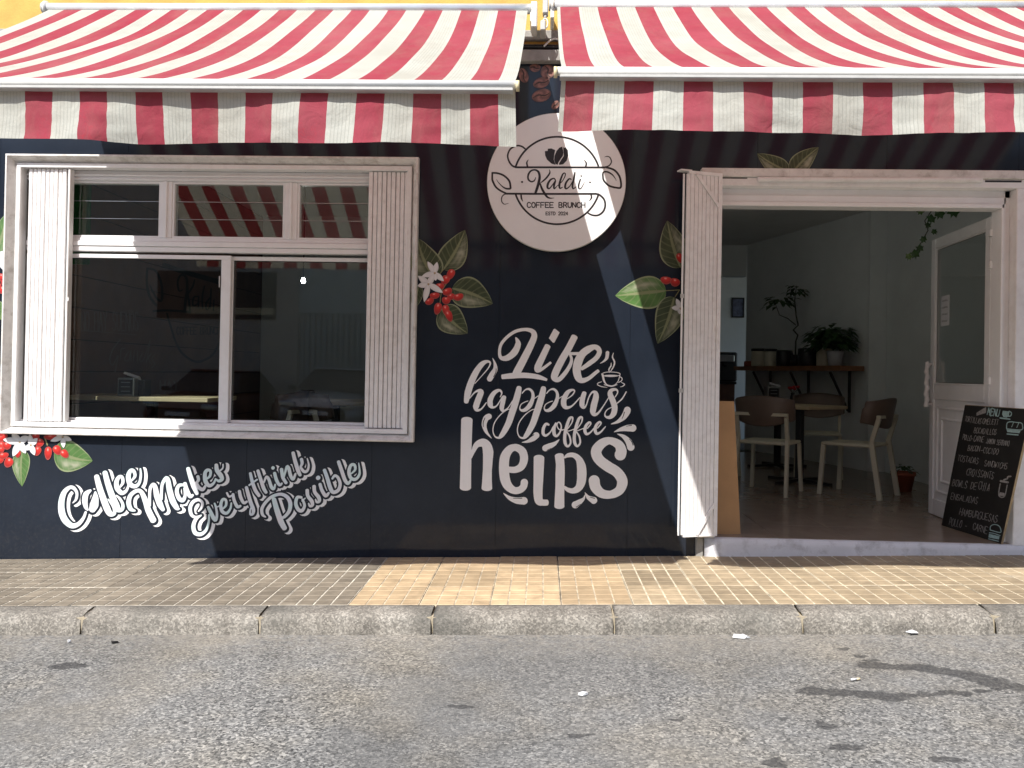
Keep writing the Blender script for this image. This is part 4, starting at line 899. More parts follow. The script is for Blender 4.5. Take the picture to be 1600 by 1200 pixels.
for q in ((365,515,6,9,.5),(310,575,6.5,7.5,.6),(250,645,7,5.4,0),(325,700,8,5.8,-.4),(195,740,8,5,-.1),(140,800,7.5,5,-.6),(440,755,8.5,5.5,-.3),(365,750,6,5,-.2),(315,790,6.8,5.8,.2),(230,870,6,9.5,.25),(340,945,5.5,9.5,-.35),(310,885,5.6,8.5,-.1)):
    a, b = k2(q[0], q[1]); berry(pl1, a, b, q[2], q[3], q[4], .003 + random.uniform(0, .0005))
flower(pl1, *k2(195,510), [k2(120,390), k2(220,395), k2(290,595), k2(205,590), k2(60,545)], 8.5, .0042)
flower(pl1, *k2(130,625), [k2(20,540), k2(15,645), k2(85,815), k2(280,715), k2(185,530)], 9.5, .0052)
K3 = 6.0
def k3(x, y): return (955 + x/K3, 340 + y/K3)
pl2 = tag(empty('coffee_plant_print', tuple(P(1020, 440, 0))), 'printed coffee leaves beside the open gate left of the doorway', 'wall print')
leaf(pl2, k3(650,470), k3(525,28), 44, -2, 1, .0008, 6); leaf(pl2, k3(515,685), k3(38,733), 48, 0, 1, .0010, 7, (.04,.10,.02), (.09,.20,.05)); leaf(pl2, k3(590,745), k3(435,1182), 42, -3, -1, .0012, 8)  # middle leaf has sunlight painted into its brighter greens
twig(pl2, [k3(515,685), k3(640,678)], 1.3); twig(pl2, [k3(600,740), k3(640,680)], 1.3)
for q in ((515,582,9,6,.1),(600,600,8,6.5,.3),(640,370,5,8,-.3)): a, b = k3(q[0], q[1]); berry(pl2, a, b, q[2], q[3], q[4], .003)
flower(pl2, *k3(650,850), [k3(565,845), k3(610,760), k3(640,905)], 8, .0042)
K4 = 7.5
def k4(x, y): return (0 + x/K4, 610 + y/K4)
GD, GM = (.045,.11,.025), (.10,.21,.06)  # sunlit leaf greens, the sun put into the colour
pl3 = tag(empty('coffee_plant_print', tuple(P(60, 700, 0))), 'printed coffee berries and blossoms below the left corner of the window', 'wall print')
leaf(pl3, k4(260,700), k4(258,1125), 26, 2, 1, .0008, 9, GD, GM); leaf(pl3, k4(640,700), k4(1085,825), 46, 4, 1, .0010, 10, GD, GM); leaf(pl3, k4(-20,60), k4(-30,470), 30, -4, 1, .0011, 11, GD, GM)
for q in ((465,605,7,7,.4),(440,700,6,7.5,.3),(565,720,5.8,10.5,.05),(665,690,6.5,8,-.5),(750,735,6,7.5,-.7),(600,545,12,4,0),(420,535,6,5,0),(105,835,7,8,.5),(210,735,4.5,6,.2),(25,545,9,6,-.5),(35,760,9,5,-.2),(80,640,7,6,0),(10,470,7,8,0),(20,640,6,7,0),(0,810,6,5,0),(15,690,5,5,0)):
    a, b = k4(q[0], q[1]); berry(pl3, a, b, q[2], q[3], q[4], .003 + random.uniform(0, .0005))
twig(pl3, [k4(520,540), k4(555,640)], 2.2)
flower(pl3, *k4(230,605), [k4(35,575), k4(140,500), k4(330,535), k4(300,740), k4(150,775)], 11, .0046)
flower(pl3, *k4(360,640), [k4(350,510), k4(440,560), k4(405,760), k4(300,700)], 9, .0056)
flower(pl3, *k4(735,545), [k4(590,595), k4(840,585), k4(745,675), k4(660,520)], 8, .0046)
pl4 = tag(empty('coffee_plant_print', tuple(P(5, 420, 0))), 'printed coffee leaf and red berries left of the window, cut by the frame', 'wall print')
leaf(pl4, (-8, 405), (14, 330), 34, 0, 1, .0008, 12, GD, GM); leaf(pl4, (-10, 470), (2, 500), 22, 0, 1, .0010, 13, GD, GM)
flower(pl4, -4, 402, [(9,392), (8,408), (10,425), (-12,390)], 9, .0044)
for q in ((2,432,6,6),(6,440,5,5),(3,452,6,6),(-4,446,6,6)): berry(pl4, q[0], q[1], q[2], q[3], .3, .003)
pl5 = tag(empty('coffee_plant_print', tuple(P(1230, 250, 0))), 'two printed green leaves above the door head', 'wall print')
leaf(pl5, (1232, 268), (1183, 240), 28, -2, -1, .0008, 14); leaf(pl5, (1236, 272), (1279, 230), 30, -2, 1, .0010, 15)
beans = tag(empty('coffee_bean_print', tuple(P(840, 130, 0))), 'printed brown coffee beans on the wall above the round sign', 'wall print')
M['bean'] = mat('bean_print_crease', (.03,.013,.01), .5, .2)
def bean(x, y, rx, ry, ang):
    mb = MB(); col = []; n = 20; rg = 5; ca, sa = math.cos(ang), math.sin(ang); mb.v.append(tuple(P(x, y, -.001))); col.append((.10,.04,.03))
    for k in range(1, rg+1):
        for i in range(n):
            q = 2*math.pi*i/n; a = rx*k/rg*math.cos(q); b = ry*k/rg*math.sin(q); mb.v.append(tuple(P(x+a*ca-b*sa, y+a*sa+b*ca, -.001)))
            col.append(lerp((.34,.16,.125), (.035,.014,.011), min(1, abs(math.sin(q*1.5 + k*.7 + x)) * .75 + (.3 if k == rg else 0))))
    for i in range(n): mb.f.append((0, 1+i, 1+(i+1) % n)); mb.m.append(0)
    for k in range(rg-1):
        for i in range(n): mb.f.append((1+k*n+i, 1+(k+1)*n+i, 1+(k+1)*n+(i+1) % n, 1+k*n+(i+1) % n)); mb.m.append(0)
    o = mb.build('printed_bean', M['print'], beans, col=col); o.matrix_parent_inverse = Matrix.Translation(-Vector(beans.location))
    ik = Ink(on_wall(0)); ik.stroke([(x-rx*.9*ca, y-rx*.9*sa, .8), (x-rx*.3*ca+ry*.18*sa, y-rx*.3*sa-ry*.18*ca, 2), (x+rx*.3*ca-ry*.18*sa, y+rx*.3*sa+ry*.18*ca, 2), (x+rx*.9*ca, y+rx*.9*sa, .8)], depth=.0016)
    o2 = ik.build('bean_crease', M['bean'], o)
for q in ((846,149,15.5,10,-.3),(846,129,13.5,8.5,-.35),(818,118,12,7.5,1.25),(856,112,11,12,1.1),(836,106,9,6.5,0),(868,164,8,5.5,-.9),(797,106,9,7,.6),(885,150,10,7,.2)): bean(*q)

# ------------------------------------------------------------------ inside the cafe
floor = MB().box(-3.5, 6, .16, 9, -.2, -.004).build('floor', mat('floor_grout', (.12,.10,.08), .8, .2, 20)); tag(floor, 'beige brown tiled floor of the cafe', kind='structure')
fm = mat('beige_floor_tile', (.27,.215,.17), .22, .12, 6, dirt=(.16,.12,.09), dirtscale=5, dirtamt=.4)
mb = MB().bbox(0, .447, 0, .447, -.003, .003, .0012); tmp = mb.build('floor_tile', fm); tme = tmp.data; bpy.data.objects.remove(tmp)
for i in range(-6, 9):
    for j in range(13):
        if i < 0 and (j > 7 or j == 0) or i > 4 and j == 0: continue
        inst('floor_tile', tme, floor, (1.05 + i*.45, -.0 + j*.45 + (.0), random.uniform(-.0003, .0003)))
ceil = MB().box(-3.6, 6, .02, 9.2, 2.86, 2.95).build('ceiling', M['ceiling']); tag(ceil, 'plain white cafe ceiling', kind='structure')
for nm, a, b in (('wall_right', (3.75, .2), (3.75, 3.86)), ('wall_right', (3.58, 3.87), (2.86, 6.4)), ('wall_back', (6, 8.1), (-3.6, 8.1))):
    A, B = Vector((*a, 0)), Vector((*b, 0)); d = (B-A).normalized(); nrm = Vector((d.y, -d.x, 0)) * .12
    if nm == 'wall_back': nrm = Vector((0, .12, 0))
    vs = [A, B, B+nrm, A+nrm]; vs = [v + Vector((0, 0, z)) for z in (-.01, 2.859) for v in vs]
    tag(MB().add(vs, [(0,3,2,1),(4,5,6,7),(0,1,5,4),(1,2,6,5),(2,3,7,6),(3,0,4,7)]).build(nm, M['int_white']), 'white painted cafe wall', kind='structure')
tag(MB().box(3.565, 3.90, 3.865, 4.10, 0, 2.858).build('pilaster', M['int_white']), 'white pilaster in the cafe wall', kind='structure')
tag(MB().box(3.5, 6, .2, .3, -.01, 2.858).build('wall_front_inside', M['int_white']), 'inner face of the shop front', kind='structure')
mb = MB()
for (x0, x1, z0, z1) in with_holes(-3.5, 6, -.01, 2.858): mb.box(x0, x1, .201, .21, z0, z1)
tag(mb.build('wall_front_lining', M['int_white']), 'white lining of the shop front wall', kind='structure')
tag(MB().box(-3.4, -.2, 4.6, 4.7, -.01, 2.858).build('wall_partition', M['int_white']), 'white partition at the back of the window room', kind='structure')
tag(MB().box(-.3, -.2, 1.6, 4.6, -.01, 2.858).build('wall_partition_side', M['int_white']), 'white side partition of the window room', kind='structure')
PWX = -3.42
pw = MB().box(-3.6, PWX-.012, .2, 8.1, -.01, 2.858).build('wall_left', mat('groove_black', (.012,.008,.007), .8, .2)); tag(pw, 'dark brown plank wall inside the window', kind='structure')
for k in range(12): MB().bbox(PWX-.0119, PWX, .22, 5.4, .02 + k*.236, .02 + (k+1)*.236 - .008, .003).build('plank', M['plank'], pw)
def on_plank(x, y, d):
    r = ray(x, y); t = (PWX + d - CAM.x) / r.x; return tuple(CAM + r*t)
W3 = (100, 390, 6.154); M['mural_dark'] = mat('mural_black', (.004,.004,.006), .5, .1); M['mural_pale'] = mat('mural_pale', (.20,.155,.14), .7, .1)
mural = tag(empty('wall_mural', on_plank(290, 480, 0)), 'black coffee leaf emblem painted on the plank wall behind the window', 'wall print')
invm = Matrix.Translation(-Vector(mural.location))
def mur(name, sts, m):
    ik = Ink(on_plank)
    for s in sts: ik.stroke(crop(*W3, s), depth=.001, step=1.5)
    ik.build(name, m, mural).matrix_parent_inverse = invm
mur('emblem_leaf', [[(805,182,22),(880,205,24),(935,320,24),(942,480,24),(900,478,22),(855,405,20),(825,342,10)], [(802,182,22),(795,300,24),(820,440,26),(885,535,26)]], M['mural_dark'])
mur('emblem_bar', [[(965,150,44),(1200,228,48),(1500,312,50)], [(860,592,22),(1000,585,22),(1215,600,26)]], M['mural_dark'])
mur('letter', [[(1138,388,12),(1105,395,18),(1094,300,20),(1130,243,20),(1175,270,24),(1185,380,28),(1168,500,28),(1160,590,26)], [(1255,290,12),(1240,350,20),(1195,420,16)], [(1190,430,20),(1205,520,24),(1212,592,20)]], M['mural_dark'])
for s in ([[(1290,450,14),(1248,460,18),(1240,535,20),(1285,520,14),(1295,445,14),(1292,550,16)]], [[(1350,352,14),(1330,450,18),(1332,562,16)]], [[(1402,465,14),(1366,520,18),(1372,578,16),(1402,535,12),(1415,372,16),(1405,560,16)]], [[(1442,485,14),(1437,585,16)]]): mur('letter', s, M['mural_dark'])
mur('emblem_ring', [[(990,612,16),(1020,720,20),(1080,900,22),(1150,1010,22),(1280,1078,24),(1420,1020,22),(1490,900,20)]], M['mural_dark'])
ik = Ink(on_plank); block_text(ik, 'COFFEE BRUNCH', 100+1085/6.154, 100+1500/6.154, 390+745/6.154, 390+815/6.154, 1.6, .001); ik.build('mural_text', M['mural_dark'], mural).matrix_parent_inverse = invm
quote = tag(empty('wall_quote', on_plank(170, 520, 0)), 'pale hand-lettered quote on the plank wall behind the window', 'lettering'); invq = Matrix.Translation(-Vector(quote.location))
ik = Ink(on_plank); block_text(ik, 'NO HAY SUENOS', 100+165/6.154, 100+715/6.154, 390+600/6.154, 390+780/6.154, 1.3, .001, gap=.3); ik.stroke(crop(*W3, [(610,592,6),(640,585,6),(665,595,6)]), depth=.001)
ik.stroke(crop(*W3, [(165,775,6),(700,820,6)]), depth=.001); ik.build('quote_text', M['mural_pale'], quote).matrix_parent_inverse = invq
ik = Ink(on_plank)
for s in ([(545,860,10),(470,960,12),(440,1060,12),(470,1110,12),(520,1020,10),(490,1180,10)], [(545,1050,8),(550,960,10),(590,950,8)], [(620,980,8),(580,1060,9),(625,1060,8),(640,970,8),(645,1070,8)], [(665,1070,8),(680,970,8),(705,980,8),(705,1080,8)], [(760,990,8),(725,1060,9),(765,1060,8),(830,870,8),(790,1090,8)], [(800,1060,8),(840,1000,8),(810,1040,9),(840,1100,7)], [(870,1010,8),(845,1050,8),(872,1100,8),(840,1140,7)]): ik.stroke(crop(*W3, s), depth=.001, step=1.5)
ik.build('quote_text', M['mural_pale'], quote).matrix_parent_inverse = invq
ik = Ink(on_plank); block_text(ik, 'HAY', 100+925/6.154, 100+1100/6.154, 530+400/6.154, 530+485/6.154, 2.0, .001); ik.build('quote_text', M['mural_pale'], quote).matrix_parent_inverse = invq

# chairs and tables
def make_chair():
    c = empty('cafe_chair')
    w, d, sh = .215, .21, .455
    mb = MB().bbox(-w, w, -d, d+.01, sh-.028, sh-.002, .008); mb.build('seat', M['cream'], c)
    for s in (-1, 1):
        MB().bar((s*(w-.012), d-.012, sh-.029), (s*(w+.005), d+.012, 0), .028, .036).build('leg', M['cream'], c)
        MB().bar((s*(w-.006), -d+.002, sh+.02), (s*(w+.008), -d-.075, 0), .028, .040).build('leg', M['cream'], c)
        MB().bar((s*(w-.006), -d+.002, sh+.0205), (s*(w-.004), -d-.055, .675), .028, .034).build('back_post', M['cream'], c)
    MB().bar((-(w+.01), -d-.056, .69), (w+.01, -d-.056, .69), .034, .026).build('back_rail', M['cream'], c)
    mb = MB(); n = 16; hs = [.585, .60, .70, .80, .835, .85]; th = .014
    for side in (0, 1):
        for k in range(n+1):
            q = math.pi*(k/n)
            for j, h in enumerate(hs):
                sc = 1 - (.05 if j in (0, 5) else 0); r = .255*sc - side*th; lift = -.03*abs(math.cos(q))**2 if j > 2 else .05*abs(math.cos(q))**2
                mb.v.append((r*math.cos(q), -d+.085 - (.155*sc - side*th)*math.sin(q) - (h-.6)*.18, h+lift))
    m_ = len(hs)
    for k in range(n):
        for j in range(m_-1):
            a = k*m_+j; b = (k+1)*m_+j; o = (n+1)*m_
            mb.f += [(a, b, b+1, a+1), (o+a, o+a+1, o+b+1, o+b)]; mb.m += [0, 0]
        for j in (0, m_-1): a = k*m_+j; b = (k+1)*m_+j; o = (n+1)*m_; mb.f.append((a, o+a, o+b, b)); mb.m.append(0)
    for k in (0, n):
        for j in range(m_-1): a = k*m_+j; o = (n+1)*m_; mb.f.append((a, a+1, o+a+1, o+a)); mb.m.append(0)
    mb.build('backrest', M['brown_plastic'], c, True)
    return c
def place(o, x, y, fx, fy): o.location = (x, y, .003); o.rotation_euler = (0, 0, math.atan2(-fx, fy))
GC = 'cafe chairs'
ch = make_chair(); place(ch, 2.02, 2.10, .52, .85); tag(ch, 'cream chair with brown backrest turned away, nearest the hardboard sheet', 'chair', GC)
for (x, y, fx, fy, lab) in ((2.75, 2.06, -.76, .65, 'cream chair seen from the side, nearest the flower pot in the doorway'), (2.86, 3.35, -.3, -.95, 'brown-backed cream chair facing the street behind the rotated table'),
        (1.75, 3.35, .8, .2, 'cream chair half hidden behind the sheet of hardboard'), (-2.05, .95, -1, .15, 'brown-backed chair at the window table beside the middle window stile'),
        (-1.55, 1.15, .9, .5, 'cream chair under the right window pane, nearest the middle stile'), (-.98, 1.55, -.8, .6, 'cream chair under the right window pane, nearest the right shutter')):
    c = copy_tree(ch); place(c, x, y, fx, fy); c['label'] = lab
def make_table(w, d, h):
    t = empty('cafe_table')
    MB().bbox(-w/2, w/2, -d/2, d/2, h-.032, h, .004).build('table_top', M['wood'], t)
    MB().bbox(-.03, .03, -.03, .03, .03, h-.0325, .004).build('column', M['black_metal'], t)
    MB().bbox(-.11, .11, -.11, .11, h-.05, h-.0326, .003).build('mount_plate', M['black_metal'], t)
    for q in range(4):
        a = q*math.pi/2; MB().bar((.02*math.cos(a), .02*math.sin(a), .028), (.34*math.cos(a), .34*math.sin(a), .014), .05, .026).build('foot', M['black_metal'], t)
    return t
GT = 'cafe tables'
tb = make_table(.62, .62, .745); tb.location = (2.50, 2.80, .003); tb.rotation_euler = (0, 0, R(38)); tag(tb, 'square pale wood table with its corner towards the doorway', 'table', GT)
t2 = copy_tree(tb); t2.location = (2.66, 4.1, .003); t2.rotation_euler = (0, 0, R(10)); t2['label'] = 'pale wood table at the back, carrying napkins and red flowers'
t3 = make_table(1.05, .55, .79); t3.location = (-2.86, .74, .003); tag(t3, 'long pale wood table just inside the left window pane', 'table', GT)
t4 = copy_tree(tb); t4.location = (-1.75, 1.75, .003); t4.rotation_euler = (0, 0, 0); t4['label'] = 'pale wood table inside the right window pane'
def napkins(x, y, z, s, rz, lab):
    n = empty('napkin_dispenser', (x, y, z), rz); n.scale = (s, s, s); tag(n, lab, 'napkins', 'napkin dispensers')
    MB().bbox(-.055, .055, -.05, .05, 0, .125, .004).build('case', M['steel'], n)
    MB().bbox(-.046, .046, -.0515, -.0505, .012, .112, .0004).build('front_plate', M['black_metal'], n)
    for k in range(3): MB().bbox(-.03, .03, -.0535, -.052, .03+k*.03, .036+k*.03, .0005).build('slot', M['steel'], n)
    mb = MB(); 
    for i in range(6):
        for j in range(4): mb.v.append((-.03 + i*.02 + j*.004, -.02 + j*.012 + .006*math.sin(i), .122 + .045*math.sin((j+1)*.7) - i*.006))
    for i in range(5):
        for j in range(3): mb.f.append((i*4+j, (i+1)*4+j, (i+1)*4+j+1, i*4+j+1)); mb.m.append(0)
    mb.build('napkin', M['paper'], n, True)
napkins(P(201, 600, .6).x, .60, .7935, 1.05, .1, 'steel napkin dispenser with a white napkin on the long window table')
napkins(2.56, 4.0, .75, 1.25, .1, 'dark napkin dispenser on the back table beside red flowers')
bx = tag(MB().bbox(-.035, .035, -.05, .05, 0, .115, .004).build('condiment_box', M['black_metal']), 'black condiment box beside the napkin dispenser in the window', 'box'); bx.location = (P(224, 600, .68).x, .68, .7935)
fl = tag(empty('flower_vase', (2.80, 4.02, .75)), 'small vase of red flowers on the back table', 'vase')
MB().lathe([(.025,0),(.032,.03),(.02,.07),(.024,.09)], 14).build('vase', M['black_metal'], fl, True)
for k in range(9):
    a = k*2.4; r = .02+.006*k; MB().lathe([(.004,-.01),(.02,0),(.014,.014),(.003,.018)], 8, (r*math.cos(a), r*math.sin(a), .13+.012*(k % 3))).build('flower_head', M['red_petal'], fl)
    MB().tube([(0,0,.08), (r*math.cos(a), r*math.sin(a), .13)], .002, 5).build('flower_stem', M['stem'], fl)
# bar shelf on the oblique wall
wa, wb = Vector((3.53, 3.90, 0)), Vector((2.90, 6.12, 0)); wd_ = (wb-wa).normalized(); wn = Vector((-wd_.y, wd_.x, 0))
if wn.x > 0: wn = -wn
sh_ = tag(empty('wall_shelf', (0, 0, 0)), 'brown wooden bar shelf on black brackets on the white wall', 'shelf')
ZS = 1.15
vs = [wa, wb, wb+wn*.30, wa+wn*.30]; vs = [v + Vector((0,0,z)) for z in (ZS-.055, ZS) for v in vs]
MB().add(vs, [(0,3,2,1),(4,5,6,7),(0,1,5,4),(1,2,6,5),(2,3,7,6),(3,0,4,7)]).build('board', M['shelf_wood'], sh_)
for u in (.22, 1.0, 1.85):
    p = wa + wd_*u
    MB().bar(p + wn*.02 + Vector((0,0,ZS-.056)), p + wn*.02 + Vector((0,0,ZS-.52)), .025, .025).build('bracket_upright', M['black_metal'], sh_)
    MB().bar(p + wn*.27 + Vector((0,0,ZS-.07)), p + wn*.035 + Vector((0,0,ZS-.50)), .02, .02).build('bracket_strut', M['black_metal'], sh_)
def on_shelf(u, o=.15): v = wa + wd_*u + wn*o; return (v.x, v.y, ZS)
def foliage(mb, c, r, n, rnd, size=.05, up=.3):
    for k in range(n):
        a = rnd.uniform(0, 2*math.pi); e = rnd.uniform(-.3, 1.2); rr = r*rnd.uniform(.35, 1)
        p = Vector(c) + Vector((math.cos(a)*math.cos(e)*rr, math.sin(a)*math.cos(e)*rr, math.sin(e)*rr*.8))
        d = Vector((math.cos(a), math.sin(a), rnd.uniform(-.6, up))).normalized(); s = d.cross(Vector((0,0,1))).normalized(); L = size*rnd.uniform(.7, 1.3); w = L*.28
        q = Vector((0,0,-L*.25))
        mb.add([p, p+d*L*.45+s*w, p+d*L+q, p+d*L*.45-s*w, p+d*L*.5+Vector((0,0,.004))], [(0,1,4),(1,2,4),(2,3,4),(3,0,4)])
rnd = random.Random(5)
pp = tag(empty('potted_plant', on_shelf(.30)), 'bushy dark green plant in a pale pot on the wall shelf', 'plant')
MB().lathe([(.07,0),(.09,.15),(.095,.165),(.08,.168)], 18).build('pot', M['paper'], pp, True); mb = MB(); foliage(mb, (-.02,.05,.27), .27, 260, rnd, .13); mb.build('foliage', M['leaf'], pp)
bt = tag(empty('bamboo_plant', on_shelf(1.08)), 'spindly lucky bamboo with curly stem in a dark vase on the shelf', 'plant')
MB().lathe([(.05,0),(.06,.06),(.05,.13),(.055,.14)], 16).build('vase', M['black_metal'], bt, True)
MB().tube([(0,0,.1),(0,0,.3),(.03,.02,.38),(-.03,0,.44),(.02,-.02,.5),(0,0,.62),(-.02,0,.8),(0,0,.98)], [.010]*5+[.009,.007,.004], 7).build('stem', M['stem'], bt, True)
MB().tube([(0,0,.5),(-.1,0,.58),(-.2,0,.62),(-.26,0,.78)], [.007,.006,.005,.003], 6).build('branch', M['stem'], bt, True)
mb = MB(); foliage(mb, (-.2,0,.75), .2, 34, rnd, .12, .2); foliage(mb, (0,0,.9), .14, 26, rnd, .10, .2); mb.build('foliage', M['leaf'], bt)
def jar(u, o, r, h, m, lab, nm='jar', lid=None):
    j = tag(empty(nm, on_shelf(u, o)), lab, 'jar', 'things on the wall shelf'); MB().lathe([(r*.95,0),(r,.01),(r,h-.01),(r*.9,h)], 18).build('body', m, j, True)
    if lid: MB().lathe([(r*1.02,h+.0005),(r*1.02,h+.03),(r*.9,h+.034)], 18).build('lid', lid, j, True)
jar(.52, .14, .085, .20, M['cream'], 'cream canister left of the bushy plant on the shelf', 'canister')
jar(.80, .16, .12, .21, M['black_metal'], 'wide black canister right of the bamboo on the shelf', 'canister')
jar(1.32, .15, .10, .20, M['black_metal'], 'black canister left of the bamboo on the shelf', 'canister')
jar(1.60, .17, .08, .19, M['cream'], 'small cream jar with black lid on the shelf', 'jar', M['black_metal'])
jar(1.88, .16, .11, .20, M['cream'], 'wide cream jar with dark lid near the left end of the shelf', 'jar', M['black_metal'])
jar(2.14, .15, .08, .07, M['terracotta'], 'low terracotta bowl at the left end of the shelf', 'bowl')
# counter and back-of-house
ct = tag(empty('bar_counter', (2.0, 6.6, 0)), 'dark topped bar counter at the far left of the doorway', 'counter')
MB().box(-1.6, .76, 0, .6, .003, .90).build('counter_front', M['plank'], ct); MB().bbox(-1.62, .78, -.03, .63, .9005, .94, .004).build('counter_top', M['black_metal'], ct)
cm = tag(empty('coffee_machine', (2.62, 6.9, .941)), 'dark coffee machine standing on the bar counter', 'machine')
MB().bbox(-.3, .2, -.2, .2, .0, .42, .02).build('body', M['black_metal'], cm); MB().bbox(-.25, .15, -.23, -.201, .28, .38, .01).build('front_panel', M['steel'], cm); MB().tube([(0,-.21,.26),(0,-.3,.22)], .02, 8).build('group_handle', M['black_metal'], cm)
pc = tag(empty('picture_frame', (3.14, 8.09, 2.12)), 'small dark framed picture on the far back wall', 'picture')
MB().frame(-.1, .1, -.16, .16, [(0, 0), (0, -.02), (.02, -.02), (.022, -.008)]).build('frame', M['black_metal'], pc); MB().box(-.079, .079, -.006, -.001, -.139, .139).build('print', mat('blue_picture', (.12,.14,.22), .5, .5, 20), pc)
# pot on the floor, hardboard sheet, ivy
g = G(1411, 768)
fp = tag(empty('flower_pot', (g.x, g.y, .003)), 'terracotta flower pot with a small plant on the floor by the wall', 'plant pot')
MB().lathe([(.07,0),(.095,.14),(.105,.145),(.105,.175),(.095,.176),(.09,.165)], 22).build('pot', M['terracotta'], fp, True); mb = MB(); foliage(mb, (0,0,.18), .09, 46, rnd, .05); mb.build('foliage', M['leaf'], fp)
hb = tag(empty('hardboard_sheet', (0, 0, 0)), 'brown hardboard sheet leaning inside the left door jamb', 'board')
a0, a1 = P(1090, 838, .06), P(1157, 838, .10); b0, b1 = P(1090, 627, .13), P(1147, 627, .17); z0 = .003
vs = [(a0.x, .06, z0), (a1.x, .10, z0), (b1.x, .17, b1.z), (b0.x, .13, b1.z)]; vs += [(v[0]+.003, v[1]+.012, v[2]) for v in vs]
MB().add(vs, [(0,1,2,3),(7,6,5,4),(0,4,5,1),(1,5,6,2),(2,6,7,3),(3,7,4,0)]).build('sheet', M['board'], hb)
iv = tag(empty('hanging_ivy', tuple(P(1450, 330, .7))), 'dark ivy trailing from above the open door', 'plant')
ivp = [(1480,322),(1455,330),(1445,345),(1450,360),(1440,378),(1428,398),(1418,402)]
MB().tube([P(x, y, .7) - Vector(iv.location) for x, y in ivp], .004, 6).build('vine', M['stem'], iv, True)
for k, (x, y, s, m) in enumerate(((1438,330,13,'leaf_light'),(1455,342,16,'leaf'),(1468,334,18,'leaf'),(1450,352,11,'leaf'),(1460,362,10,'leaf'),(1443,374,12,'leaf'),(1437,388,13,'leaf'),(1430,397,16,'leaf'),(1420,401,12,'leaf_light'),(1490,330,22,'leaf'),(1478,322,20,'leaf'),(1500,322,18,'leaf'))):
    c = P(x, y, .7 - .01*(k % 3)) - Vector(iv.location); s = s*.0046/2; mb = MB(); q = rnd.uniform(-.6, .6)
    out = [(0,1.0),(.55,.45),(1,.5),(.7,-.1),(.75,-.7),(.2,-.55),(0,-1.1),(-.2,-.55),(-.75,-.7),(-.7,-.1),(-1,.5),(-.55,.45)]
    vs = [c + Vector((s*(a*math.cos(q)-b*math.sin(q)), rnd.uniform(-.006,.006), s*(a*math.sin(q)+b*math.cos(q)))) for a, b in out]
    mb.add([c + Vector((0,-.004,0))] + vs, [(0, 1+i, 1+(i+1) % 12) for i in range(12)]); mb.build('ivy_leaf', M[m], iv)
gp_ = tag(MB().bbox(P(92,350,.3).x, P(141,350,.3).x, .29, .31, P(120,413,.3).z, P(120,280,.3).z, .004).build('window_panel', M['green_panel']), 'dark green panel hanging inside the top left of the window', 'blind')  # plain green panel added behind the top left panes
# lit bulbs
def bulb(loc, lab):
    b = tag(empty('pendant_bulb', loc), lab, 'lamp', 'pendant bulbs'); m, t, bs = nodes('glowing_bulb'); bs.inputs['Emission Color'].default_value = (1,.97,.9,1); bs.inputs['Emission Strength'].default_value = 42
    MB().lathe([(.010,.024),(.014,.012),(.021,-.006),(.018,-.02),(.008,-.028)], 14).build('bulb', m, b, True); MB().tube([(0,0,.03),(0,0,2.858-loc[2])], .006, 6).build('cord', M['black_metal'], b)
bl = P(474, 438, 2.4); bulb(tuple(bl), 'small lit bulb hanging inside the right window pane')
bulb((1.15, 2.6, 2.55), 'small lit bulb hanging in the room behind the doorway')

bulb((2.05, 1.25, 2.66), 'small lit bulb mirrored in the open door, nearest the street')
bulb((1.75, 3.2, 2.72), 'small lit bulb over the back table, mirrored in the door')
tag(MB().box(.4, 2.855, 6.4, 6.55, 2.42, 2.858).build('beam', M['int_white']), 'white ceiling beam above the bar counter', kind='structure')

# open glass door leaf, hinged on the right
ha, hb_ = Vector((2.885, .15, .008)), Vector((2.962, 1.115, .008))
df = tag(empty('glass_door', tuple(ha)), 'white half-glazed door standing open inwards', 'door'); dl = (hb_-ha).length; df.rotation_euler = (0, 0, math.atan2(hb_.y-ha.y, hb_.x-ha.x))
H_ = DOORTOP - .03
MB().bbox(0, .07, -.02, .02, 0, H_, .004).build('stile', M['white_alu'], df); MB().bbox(dl-.07, dl, -.02, .02, 0, H_, .004).build('stile', M['white_alu'], df)
for z0, z1 in ((0, .12), (.86, .97), (H_-.075, H_)): MB().bbox(.0702, dl-.0702, -.019, .019, z0, z1, .004).build('rail', M['white_alu'], df)
MB().box(.068, dl-.068, -.003, .003, .968, H_-.073).build('pane', M['door_glass'], df)
mb = MB().box(.0702, dl-.0702, -.008, .008, .1205, .8595)
mb.build('panel', M['white_alu'], df)
for ins in (.05, .13):
    for sgn in (1,): 
        MB().frame(.0702+ins, dl-.0702-ins, .1205+ins, .8595-ins, [(0, .0085), (.008, .018), (.016, .018), (.024, .0085)]).build('panel_moulding', M['white_alu'], df)
MB().frame(.0702, dl-.0702, .97, H_-.075, [(.0002, .018), (.008, .018), (.012, .006)]).build('glazing_bead', M['white_alu'], df)
MB().frame(.0702, dl-.0702, .97, H_-.075, [(.0125, .0045), (.015, .0045)]).build('gasket', M['black_metal'], df)
hd = MB()
hp = [(dl-.035, .055, .80+.34*k/28) for k in range(29)]
hd.tube([(dl-.035 + .004*math.cos(k*.9), .055+.004*math.sin(k*.9), .80+.34*k/28) for k in range(29)], [.017+.003*math.sin(k*1.8) for k in range(29)], 10); hd.build('handle', M['white_alu'], df, True)
for z in (.82, 1.12): MB().tube([(dl-.035, .02, z), (dl-.035, .055, z)], .010, 8).build('handle_post', M['white_alu'], df, True)
